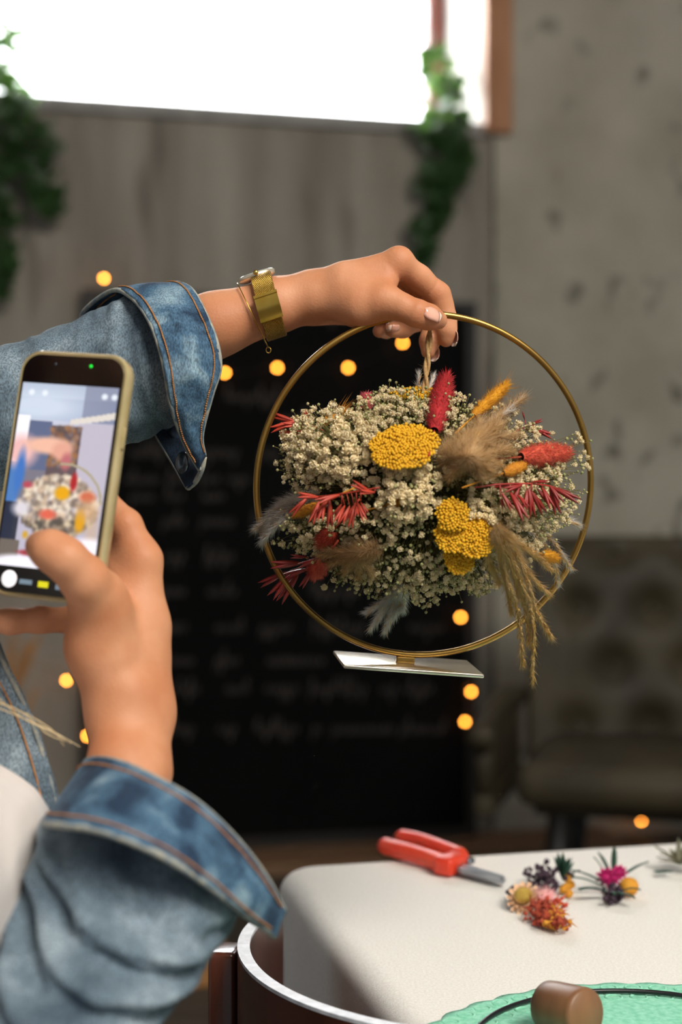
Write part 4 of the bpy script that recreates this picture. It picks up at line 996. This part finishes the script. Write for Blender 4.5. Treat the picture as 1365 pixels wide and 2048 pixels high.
# trousers and shoes, below the picture
tr = []
for s_ in (-1, 1):
    kn_ = hipc+left*(.10*s_)+fwd*.43+V((0,0,-.05)); an = kn_+fwd*.03-V((0,0,.42))
    tr += [cap(hipc+left*(.08*s_), kn_, .092, .072, .04), cap(kn_, an, .07, .055, .03)]
Vt, Ft = sdf_mesh([(.02, tr+[cap(hipc-V((0,0,.02)), hipc+V((0,0,.08)), .145, .14, .05)])], .010, .02)
obj('trousers', Vt.tolist(), Ft, 'jeans', person)
for s_ in (-1, 1):
    an = hipc+left*(.10*s_)+fwd*.46; an.z = .045
    Vs, Fs = sdf_mesh([(.01, [cap(an-fwd*.03, an+fwd*.13-V((0,0,.008)), .042, .034, .02), cap(an-fwd*.02, an-fwd*.02+V((0,0,.05)), .042, .045, .02)])], .007, .01)
    obj('shoe', Vs.tolist(), Fs, 'dark_leg', person)
so = V((hipc.x-.02, hipc.y, 0)); stl = thing('stool', 'round wooden stool under the seated person', 'stool', so)
MB().lathe([(.001, .345), (.17, .345), (.18, .355), (.18, .37), (.17, .38), (.001, .38)], 28, Matrix.Translation(so)).build('seat', 'pale_wood', stl)
for a in (.8, 2.4, 3.9, 5.5): MB().tube([so+V((math.cos(a)*.11, math.sin(a)*.11, .345)), so+V((math.cos(a)*.16, math.sin(a)*.16, 0))], [.018, .013], 8).build('leg', 'pale_wood', stl)

# ---- clothes
def loft(rings, nu, nv, closed=True, wr_amp=0, wr_f=60, seed=0, along=1.0, folds=None):
    """rings: lists of control points (same count); resampled both ways, with creases"""
    rr = []
    for R_ in rings:
        if closed:
            m = len(R_); c = catmull(list(R_)+[R_[0]], nu*1+1) if False else None
            out = []
            for k in range(nu):
                t = k/nu*m; i = int(t); u = t-i; p0, p1, p2, p3 = R_[(i-1) % m], R_[i % m], R_[(i+1) % m], R_[(i+2) % m]
                out.append(.5*((2*p1)+(p2-p0)*u+(2*p0-5*p1+4*p2-p3)*u*u+(3*p1-p0-3*p2+p3)*u**3))
            rr.append(out)
        else: rr.append(catmull(R_, nu))
    cols = [catmull([rr[i][j] for i in range(len(rr))], nv) for j in range(nu)]
    vs = [cols[j][i] for i in range(nv) for j in range(nu)]
    if wr_amp:
        new = []
        for i in range(nv):
            cen = sum((vs[i*nu+j] for j in range(nu)), V((0,0,0)))/nu
            for j in range(nu):
                p = vs[i*nu+j]; d = (p-cen).normalized() if closed else V((0,-1,0)); q = p*wr_f; q2 = V((q.x*1.0, q.y*.35, q.z*along))
                w = noise.noise(q2+V((seed, 0, 0)))+.5*(1-2*abs(noise.noise(q2*1.9+V((0, seed, 0)))))
                if folds:
                    fa, nf, skew = folds; th_ = 2*math.pi*j/nu; s_ = i/nv*nf+skew*math.cos(th_+.8)+.95*noise.noise(p*8+V((0, 0, seed)))
                    w += min(1, max(0, (i/nv-.10)/.10))*fa*((1-abs(math.sin(math.pi*s_)))-.85)
                new.append(p+d*(wr_amp*w))
        vs = new
    return vs, grid_faces(nu, nv, closed)
def img_ring(T, Bt, Z, dz, n=10, tilt=0.0):
    a = P(T[0], T[1], Z-tilt); b_ = P(Bt[0], Bt[1], Z+tilt); c = (a+b_)/2; h_ = (b_-a)/2
    return [c-h_*math.cos(2*math.pi*k/n)+V((0, -dz, 0))*math.sin(2*math.pi*k/n) for k in range(n)]
# jacket body: open front, shell round the torso
jr = []
for (z, cx, cy, rx, ry, gap) in ((.62, -.43, .63, .17, .21, .95), (.75, -.41, .655, .165, .21, .9), (.90, -.385, .685, .165, .22, .85), (1.02, -.375, .695, .155, .22, .75), (1.12, -.385, .695, .115, .20, .6), (1.175, -.392, .69, .07, .09, .5)):
    R_ = []
    for k in range(15):
        a = gap+(2*math.pi-2*gap)*k/14; R_.append(V((cx, cy, z))+fwd*(math.cos(a)*rx)+left*(math.sin(a)*ry)+V((0,0,.05*math.sin(a) if z > 1 else 0)))
    jr.append(R_)
v, f = loft(jr, 60, 40, False, .004, 22, 3)
jacket = obj('denim_jacket', v, f, 'denim', person); solid(jacket, .002)
# the far front panel standing out from the body, with its edge seen against the room
pn = [[P(-330, 1150, .96), P(-170, 1190, .945), P(-60, 1215, .93), P(-18, 1230, .925)], [P(-330, 1290, .95), P(-170, 1310, .935), P(-40, 1330, .92), P(14, 1322, .915)], [P(-320, 1420, .94), P(-150, 1430, .92), P(0, 1440, .905), P(66, 1428, .905)],
      [P(-300, 1540, .92), P(-130, 1540, .90), P(30, 1545, .89), P(104, 1540, .89)], [P(-290, 1650, .90), P(-120, 1660, .88), P(50, 1660, .87), P(128, 1645, .875)], [P(-280, 1800, .88), P(-120, 1810, .86), P(60, 1810, .85), P(140, 1790, .855)]]
v, f = loft(pn, 30, 50, False, .003, 45, 8)
o = obj('front_panel', v, f, 'denim', jacket); solid(o, .0025, 0)
edge = catmull([q[-1] for q in pn], 50); MB().tube([p+V((-.0022, -.002, 0)) for p in edge], .0016, 6).build('panel_seam', 'denim_edge', jacket)
MB().tube([p+V((-.010, -.0045, 0)) for p in edge], .0006, 5).build('stitching', 'thread', jacket)
# shirt
sh = [cap(V((-.40, .66, .70)), V((-.335, .715, .90)), .135, .135, .04), cap(V((-.335, .715, .90)), V((-.345, .71, 1.02)), .135, .10, .04), cap(V((-.262, .82, .872)), V((-.258, .82, .79)), .094, .095, .04), cap(V((-.36, .70, 1.03)), neck-V((0,0,.04)), .10, .062, .03)]
sh = [(tuple(V(a_)+fwd*.006), tuple(V(b_)+fwd*.006), r1, r2, k_) for a_, b_, r1, r2, k_ in sh]
Vh, Fh = sdf_mesh([(.03, sh)], .006, .02)
hv = []
for p in Vh:
    q = V(p); hv.append(q+V((1,-.3,0))*(.011*(1-2*abs(noise.noise(V((q.x*9+q.z*6, q.y*8, q.z*9)))))))
obj('shirt', hv, Fh, 'shirt', person)

# left sleeve
def sleeve(rings, nu, nv, amp, wf, seed, m='denim', folds=None):
    v, f = loft(rings, nu, nv, True, amp, wf, seed, .8, folds); o = obj('sleeve', v, f, m, jacket); solid(o, .0022); return o
lr = [img_ring((350, 604), (382, 815), 1.055, .036), img_ring((300, 606), (352, 838), 1.055, .040), img_ring((246, 602), (318, 853), 1.055, .043), img_ring((185, 634), (262, 882), 1.055, .045), img_ring((110, 662), (180, 912), 1.055, .047),
      img_ring((40, 690), (80, 945), 1.052, .049), img_ring((-50, 700), (-20, 985), 1.045, .052), img_ring((-200, 690), (-140, 1010), 1.01, .055), img_ring((-460, 680), (-380, 1040), .95, .06), img_ring((-840, 700), (-780, 1100), .88, .065)]
sleeve(lr, 80, 180, .0040, 34, 1, folds=(.6, 8, .6))
# left cuff, turned back and unbuttoned: control points (wrist edge, fold middle, elbow edge) round the arm
def PZ(l): return [P(*q) for q in l]
Wl = PZ([(409, 912, 1.030), (404, 868, 1.020), (424, 790, 1.008), (440, 735, 1.004), (432, 680, 1.004), (408, 622, 1.012), (384, 580, 1.030), (362, 568, 1.055), (352, 572, 1.085), (372, 630, 1.105), (392, 700, 1.112), (394, 780, 1.105), (380, 850, 1.085), (372, 905, 1.065)])
El = PZ([(400, 940, 1.030), (366, 878, 1.018), (342, 806, 1.001), (331, 745, .994), (318, 690, .994), (296, 636, 1.001), (262, 594, 1.022), (222, 582, 1.055), (165, 628, 1.095), (180, 668, 1.115), (250, 740, 1.125), (290, 800, 1.118), (318, 870, 1.095), (376, 976, 1.055)])
Ml = [(a+b_)/2+V((0, -.004, .001)) if i < 8 else (a+b_)/2+V((0, .004, 0)) for i, (a, b_) in enumerate(zip(Wl, El))]
v, f = loft([Wl, Ml, El], 110, 26, False, .0022, 60, 5); cuff_v = v
o = obj('cuff', v, f, 'denim_dark', jacket); solid(o, .0030, 0)
# the lining strip between sleeve end and cuff edge (turns the cloth round at the wrist edge)
Il = [w.lerp(P(370, 720, 1.055), .22)+V((-.012, 0, 0)) for w in Wl]
v, f = loft([Wl, Il], 90, 8, False); o = obj('cuff_lining', v, f, 'denim_inside', jacket); solid(o, .002, 0)
def seam(c, off, r_, m, name, par=jacket, dash=None):
    MB().tube([p+off for p in c], r_, 6).build(name, m, par)
eW = catmull(Wl, 160); eE = catmull(El, 160); eM = catmull(Ml, 160)
seam(eW, V((0, 0, 0)), .0017, 'denim_edge', 'cuff_edge'); seam(eE, V((0, 0, 0)), .0019, 'denim_edge', 'cuff_edge')
def stitches(v, nu, nv, rows_, j0, j1, lift):
    for row, inner in rows_:
        st = MB(); line = []
        for j in range(j0, j1):
            p = v[row*nu+j]; du = v[row*nu+min(j+1, nu-1)]-v[row*nu+max(j-1, 0)]; dv = v[inner*nu+j]-p
            n_ = du.cross(dv).normalized(); n_ = -n_ if n_.y > 0 else n_; line.append(p+n_*lift)
        c = catmull(line, (j1-j0)*2)
        for a, b_ in zip(c[:-1], c[1:]): st.tube([a.lerp(b_, .06), a.lerp(b_, .5)+V((0, -.0003, 0)), a.lerp(b_, .92)], .00062, 5)
        st.build('stitching', 'thread', jacket)
stitches(cuff_v, 110, 26, ((3, 6), (22, 19)), 2, 74, .0019)
# snap button on the cuff tail
bp0 = P(367, 925, 1.040); bd = V((-.80, -.58, .05)).normalized()
MB().lathe([(.0001, -.001), (.0075, -.001), (.0082, .0008), (.0075, .0022), (.003, .003), (.0001, .0032)], 22, Matrix.Translation(bp0) @ frame_of(bd).to_4x4()).build('snap_button', 'snap_metal', jacket)
# the tail behind, hanging below the sleeve
tb = [PZ([(296, 838, 1.075), (330, 860, 1.07), (372, 880, 1.06)]), PZ([(318, 880, 1.07), (350, 900, 1.062), (392, 915, 1.05)]), PZ([(345, 925, 1.06), (372, 940, 1.05), (402, 938, 1.038)]), PZ([(372, 972, 1.05), (378, 976, 1.045), (386, 968, 1.04)])]
v, f = loft(tb, 16, 20, False); o = obj('cuff_tail', v, f, 'denim_inside', jacket); solid(o, .0022, 0)
seam(catmull([q[0] for q in tb], 30), V((0, 0, 0)), .0014, 'denim_edge', 'cuff_edge')
seam(catmull(PZ([(376, 976, 1.048), (392, 962, 1.04), (404, 938, 1.032), (409, 914, 1.029)]), 20), V((0, 0, 0)), .0022, 'denim_edge', 'cuff_edge')

# right sleeve and cuff, near the camera
def ring3d(c_, d, t, r_, n=10):
    d = d.normalized(); x = (t-d*t.dot(d)).normalized(); y = d.cross(x); y = -y if y.y > 0 else y
    return [c_+x*(r_*math.cos(2*math.pi*k/n))+y*(r_*math.sin(2*math.pi*k/n)) for k in range(n)]
elb = P(-85, 2140, .705)
rr_ = [img_ring((185, 1560), (440, 1690), .80, .048, tilt=-.01), img_ring((102, 1664), (468, 1812), .788, .052), img_ring((66, 1745), (425, 1890), .772, .056), img_ring((18, 1835), (372, 1960), .76, .062), img_ring((-40, 1930), (300, 2050), .745, .064),
       img_ring((-120, 2010), (240, 2170), .73, .066), ring3d(elb, V((-.85, -.25, .1)), V((0, 0, 1)), .060), ring3d(elb.lerp(shR, .3), shR-elb, V((.6, .1, .7)), .062), ring3d(elb.lerp(shR, .65), shR-elb, V((.7, .1, .6)), .066), ring3d(elb.lerp(shR, .98), shR-elb, V((.8, .1, .5)), .072), ring3d(shR+V((-.04, .05, .02)), V((-.6, .6, .3)), V((.7, .1, .7)), .070)]
sleeve(rr_, 96, 220, .0095, 26, 11, folds=(1.15, 10, 1.1))
Wr = PZ([(569, 1822, .800), (530, 1752, .778), (470, 1676, .765), (395, 1606, .758), (310, 1556, .762), (230, 1522, .785), (178, 1520, .82), (168, 1545, .85), (220, 1570, .885), (320, 1620, .905), (430, 1700, .895), (520, 1790, .855)])
Er = PZ([(550, 1872, .790), (470, 1812, .752), (390, 1752, .726), (300, 1700, .712), (200, 1662, .714), (112, 1650, .738), (88, 1648, .80), (110, 1665, .86), (200, 1690, .895), (310, 1740, .91), (430, 1800, .895), (520, 1850, .845)])
Mr = [(a+b_)/2+V((0, -.004 if i < 6 else .004, .001)) for i, (a, b_) in enumerate(zip(Wr, Er))]
v, f = loft([Wr, Mr, Er], 110, 26, False, .0022, 50, 9); cuff_r = v; o = obj('cuff', v, f, 'denim_dark', jacket); solid(o, .003, 0)
Ir = [w.lerp(P(300, 1700, .82), .25)+V((0, 0, -.012)) for w in Wr]
v, f = loft([Wr, Ir], 90, 8, False); o = obj('cuff_lining', v, f, 'denim_inside', jacket); solid(o, .002, 0)
eW = catmull(Wr, 140); eE = catmull(Er, 140); eM = catmull(Mr, 140)
seam(eW, V((0, 0, 0)), .0018, 'denim_edge', 'cuff_edge'); seam(eE, V((0, 0, 0)), .0020, 'denim_edge', 'cuff_edge')
stitches(cuff_r, 110, 26, ((3, 6), (22, 19)), 2, 70, .0019)
MB().tube(catmull(PZ([(478, 1728, .762), (500, 1756, .768), (522, 1778, .776)]), 10), .0022, 6).build('buttonhole', 'thread', jacket)

# ------------------------------------------------------------------ watch and bracelet
wa, wb_ = P(505, 625, 1.057), P(560, 607, 1.057); wd = (wb_-wa).normalized(); wcn = P(538, 612, 1.057)
wup = (V((0,0,1))-wd*wd.z).normalized(); wsd = wd.cross(wup).normalized()     # towards/away from the camera
watch = thing('wrist_watch', 'gold mesh-band wristwatch on the raised wrist', 'watch', wcn)
def wring(t, k, off=0.0, ry=.0232, rz_=.0285): 
    return wcn+wd*t+wup*(math.cos(k)*(ry+off))+wsd*(math.sin(k)*(rz_+off))
n = 72; vs = []
prof = [(-.0078, .0004), (-.0072, .0016), (.0072, .0016), (.0078, .0004), (.0072, -.0004), (-.0072, -.0004)]
for k in range(n):
    a = 2*math.pi*k/n
    for (t, o_) in prof: vs.append(wring(t+.0015*math.cos(a), a, o_))
fs = [(k*6+q, k*6+(q+1) % 6, ((k+1) % n)*6+(q+1) % 6, ((k+1) % n)*6+q) for k in range(n) for q in range(6)]
o = obj('band', vs, fs, 'gold_band', watch); o.modifiers.new('es', 'EDGE_SPLIT')
# clasp: a smooth curved plate on the near side
sgn = 1 if wring(0, math.pi/2).y < wcn.y else -1
def plate(t0, t1, a0, a1, o0, o1, m, name):
    vs = []; n = 14
    for k in range(n):
        a = a0+(a1-a0)*k/(n-1)
        for (t, o_) in ((t0, o0), (t0, o1), (t1, o1), (t1, o0)): vs.append(wring(t+.0015*math.cos(a), sgn*a, o_))
    fs = [(k*4+q, k*4+(q+1) % 4, (k+1)*4+(q+1) % 4, (k+1)*4+q) for k in range(n-1) for q in range(4)]+[(0, 3, 2, 1), tuple((n-1)*4+q for q in range(4))]
    o = obj(name, vs, fs, m, watch); o.modifiers.new('es', 'EDGE_SPLIT'); return o
plate(-.0086, .0086, rad(84), rad(122), .0012, .0040, 'gold_smooth', 'clasp')
plate(-.0088, .0088, rad(80), rad(84), .0012, .0052, 'gold_smooth', 'clasp_bar')
cd = (wup+V((0, -.10, 0))).normalized(); ccen = wring(-.004, 0, .002)+V((.003, 0, -.0010))
M = Matrix.Translation(ccen) @ frame_of(cd).to_4x4()
MB().lathe([(.0001, -.002), (.0120, -.002), (.0138, -.0008), (.0140, .0016), (.0130, .0026)], 40, M).build('watch_case', 'case_metal', watch)
MB().lathe([(.0130, .0025), (.0122, .0031), (.0001, .0034)], 40, M).build('watch_glass', 'watch_face', watch)
MB().lathe([(.0001, 0), (.0018, 0), (.0018, .003), (.0001, .003)], 12, Matrix.Translation(ccen-wsd*sgn*(-.0145)+wup*.0005) @ frame_of(-wsd*-sgn).to_4x4()).build('crown', 'gold_smooth', watch)
bcen = P(508, 628, 1.057)
br = thing('bracelet', 'thin gold chain bracelet hanging beside the watch', 'bracelet', bcen)
pts = []
for k in range(80):
    a = 2*math.pi*k/80; pts.append(bcen+wd*(-.0035*math.cos(a)-.001)+wup*(math.cos(a)*.0262-.0012)+wsd*(math.sin(a)*.0280))
MB().tube(pts, .00042, 6, closed=True).build('chain', 'gold_smooth', br)
lp = min(pts, key=lambda q: q.z)
MB().tube([lp+V((math.cos(a)*.0018, 0, math.sin(a)*.0022-.0015)) for a in [k*.52 for k in range(12)]], .0004, 6, closed=True).build('clasp_ring', 'gold_smooth', br)

# ------------------------------------------------------------------ phone
pc = P(118, 950, .868)
pw = V((.945, -.30, -.085)).normalized(); ph = V((.048, .13, .985)); ph = (ph-pw*ph.dot(pw)).normalized(); pn_ = pw.cross(ph)   # pn_ points away from the screen
if pn_.y < 0: pn_ = -pn_
PWd, PHt = .0745, .1535
phone = thing('phone', 'phone in a clear gold-edged case showing the flowers on its screen', 'phone', pc-ph*PHt/2)
def rrect(w, h_, r_, n=8):
    out = []
    for (sx, sy, a0) in ((1, -1, -90), (1, 1, 0), (-1, 1, 90), (-1, -1, 180)):
        for k in range(n+1): a = rad(a0+90*k/n); out.append((sx*(w/2-r_)+math.cos(a)*r_, sy*(h_/2-r_)+math.sin(a)*r_))
    return out
def pl(x, y, d): return pc+pw*x+ph*y+pn_*d
def slab(w, h_, r_, prof, m, name, par):
    vs = []; n = None
    for (ins, d) in prof:
        L = rrect(w-2*ins, h_-2*ins, max(.001, r_-ins)); n = len(L); vs += [pl(x, y, d) for x, y in L]
    fs = grid_faces(n, len(prof), True)+[tuple(range(n)), tuple(reversed(range(n*(len(prof)-1), n*len(prof))))]
    o = obj(name, vs, fs, m, par); o.modifiers.new('es', 'EDGE_SPLIT').split_angle = rad(50); return o
slab(PWd, PHt, .0135, [(.0032, -.0005), (.0012, -.0010), (.0, .0005), (0, .0080), (.0012, .0098), (.004, .0102)], 'case_clear', 'case', phone)
slab(PWd-.0056, PHt-.0056, .0112, [(.0, -.0014), (0, -.0004)], 'phone_black', 'front_glass', phone)
MB().lathe([(.0001, 0), (.0012, 0), (.0001, .0004)], 14, Matrix.Translation(pl(-.0125, PHt/2-.0085, -.0017)) @ frame_of(-pn_).to_4x4()).build('front_camera', 'snap_metal', phone)
emit('green_led', '10c030', 1.2)
MB().lathe([(.0001, .0004), (.0010, .0003), (.0010, 0)], 14, Matrix.Translation(pl(.012, PHt/2-.0085, -.0017)) @ frame_of(-pn_).to_4x4()).build('indicator_light', 'green_led', phone)
for y in (.038, .022): MB().box(pl(-PWd/2-.0006, y, .004), .0016, .003, .009, pw, pn_, ph, bev=.0005).build('side_button', 'case_clear', phone)
MB().box(pl(PWd/2+.0006, .026, .004), .0016, .003, .013, pw, pn_, ph, bev=.0005).build('side_button', 'case_clear', phone)
# picture on the screen: colours per cell, shown as light
SW, SH = PWd-.0085, .1140; SX, SY = 92, 156; y0 = -PHt/2+.0185
cols = np.zeros((SY, SX, 3)); yy, xx = np.mgrid[0:SY, 0:SX]; u = xx/SX; v_ = 1-yy/SY     # u left-right, v_ bottom-top (rows from the bottom: flip below)
v_ = yy/SY
def C(h_): return np.array([int(h_[i:i+2], 16)/255 for i in (0, 2, 4)])
def blobp(cx, cy, rx, ry, col, soft=.25, al_=1.0):
    d = np.sqrt(((u-cx)/rx)**2+((v_-cy)/ry)**2); a = np.clip((1+soft-d)/(2*soft), 0, 1)[..., None]*al_; cols[:] = cols*(1-a)+C(col)*a
def boxp(x0, x1, y0_, y1, col, al_=1.0):
    a = ((u >= x0) & (u <= x1) & (v_ >= y0_) & (v_ <= y1))[..., None]*al_; cols[:] = cols*(1-a)+C(col)*a
cols[:] = C('b4aec0')
cols[v_ > .80] = C('8d98b4'); boxp(0, 1, .92, 1, 'a9b4c8'); blobp(.2, .87, .55, .10, 'ccd6e4', .6, .9); boxp(.66, 1, .8, 1, '7a7f96', .7)
a = ((v_ > .785+.10*(u-.6)) & (v_ < .815+.12*(u-.6)) & (u > .55))[..., None]; cols[:] = np.where(a, C('d8cfc6'), cols)
boxp(0, .12, .55, .82, 'f4f0f6'); boxp(.12, .36, .45, .79, '5c6684'); boxp(.36, .68, .4, .77, '5e5054'); boxp(.68, 1, .3, .79, 'b9b2c0')
for k in range(160):
    x, y = random.uniform(.37, .66), random.uniform(.55, .77); blobp(x, y, .022, .012, random.choice(('8a5a3c', '9a6a48', '4c4448', '8a7c7c', 'a87a50')), .6, .6)
boxp(.05, .36, .30, .52, '77737f'); boxp(0, .1, .1, .56, '4a78b4'); boxp(0, .16, .04, .34, '1c2030', .9)
blobp(.08, .62, .16, .085, 'e6b4b0', .4); blobp(.36, .66, .24, .045, 'e8b49c', .3); blobp(.50, .635, .10, .05, 'dca08c', .3); blobp(.56, .58, .05, .045, 'b86a6e', .4); blobp(.10, .50, .05, .12, '3f70b8', .4)
th = np.abs(np.sqrt(((u-.55)/.42)**2+((v_-.36)/.21)**2)-1) < .03; cols[th & (u > .5) & (v_ > .36)] = C('a89c80')
for k in range(620):
    a_ = random.uniform(0, 6.28); q = math.sqrt(random.random()); x, y = .54+.40*q*math.cos(a_), .335+.165*q*math.sin(a_)
    lowd = y < .28
    blobp(x, y, random.uniform(.016, .036), random.uniform(.009, .019), random.choice(('e8d8c0', 'd0b49a', 'c0a890', '8a7a6c', 'efe2cf', '6a5c56') if not lowd else ('b09a84', '5c5048', '7c6a58', '4c4640', 'd8c4a4')), .6, .8)
blobp(.57, .41, .075, .036, 'e0a010', .3); blobp(.79, .27, .05, .06, 'd89a18', .3); blobp(.45, .29, .085, .026, 'd8604a', .4); blobp(.67, .475, .035, .05, 'a8262a', .3); blobp(.83, .40, .08, .03, 'c86a4c', .4); blobp(.20, .44, .05, .018, 'b04858', .4)
blobp(.17, .31, .09, .04, 'd4ced4', .5); blobp(.85, .33, .1, .05, 'c89a70', .5, .7); blobp(.25, .17, .03, .02, 'c89a30', .4); blobp(.92, .2, .06, .12, 'c8a888', .5, .6)
boxp(0, .2, 0, .14, '6a6058'); blobp(.92, .07, .34, .11, 'f2eef6', .15); blobp(.25, -.0, .34, .06, 'eeeaf4', .2); blobp(.32, .075, .12, .015, 'a03038', .4)
for x in (.10, .24, .86, .96): blobp(x, .945, .03, .016, 'e0e6ee', .3)
vs = []; fs = []
for i in range(SY+1):
    for j in range(SX+1): vs.append(pl(-SW/2+SW*j/SX, y0+SH*i/SY, -.00162))
for i in range(SY):
    for j in range(SX): a_ = i*(SX+1)+j; fs.append((a_, a_+1, a_+SX+2, a_+SX+1))
m = bpy.data.materials.new('screen_picture'); m.use_nodes = True; MATS['screen_picture'] = m; nt = m.node_tree; b = nt.nodes['Principled BSDF']
at = nt.nodes.new('ShaderNodeVertexColor'); at.layer_name = 'picture'; b.inputs['Base Color'].default_value = (.01, .01, .01, 1); b.inputs['Roughness'].default_value = .15
nt.links.new(at.outputs[0], b.inputs['Emission Color']); b.inputs['Emission Strength'].default_value = 1.0
scr = obj('screen', vs, fs, 'screen_picture', phone, False)
ca = scr.data.color_attributes.new('picture', 'FLOAT_COLOR', 'CORNER')
cl = np.where(cols <= .04045, cols/12.92, ((cols+.055)/1.055)**2.4).reshape(-1, 3)
buf = np.ones((SX*SY*4, 4), np.float32); buf[:, :3] = np.repeat(cl, 4, 0); ca.data.foreach_set('color', buf.ravel())
# camera controls below the picture
emit('ui_white', 'e8e4e6', .9); emit('ui_yellow', 'd8d020', .8); emit('ui_grey', '7c90a0', .6)
yb = -PHt/2+.0105
MB().lathe([(.0001, .0002), (.0052, .0002), (.0052, 0)], 24, Matrix.Translation(pl(-.0225, yb, -.0016)) @ frame_of(-pn_).to_4x4()).build('thumbnail', 'ui_white', phone)
MB().box(pl(-.0110, yb-.0008, -.0016), .0085, .0003, .0028, pw, pn_, ph).build('mode_label', 'ui_grey', phone, False)
MB().box(pl(.0010, yb-.0012, -.0016), .0068, .0003, .0036, pw, pn_, ph).build('mode_label', 'ui_yellow', phone, False)
MB().box(pl(.0110, yb-.0018, -.0016), .003, .0003, .003, pw, pn_, ph).build('mode_label', 'ui_grey', phone, False)
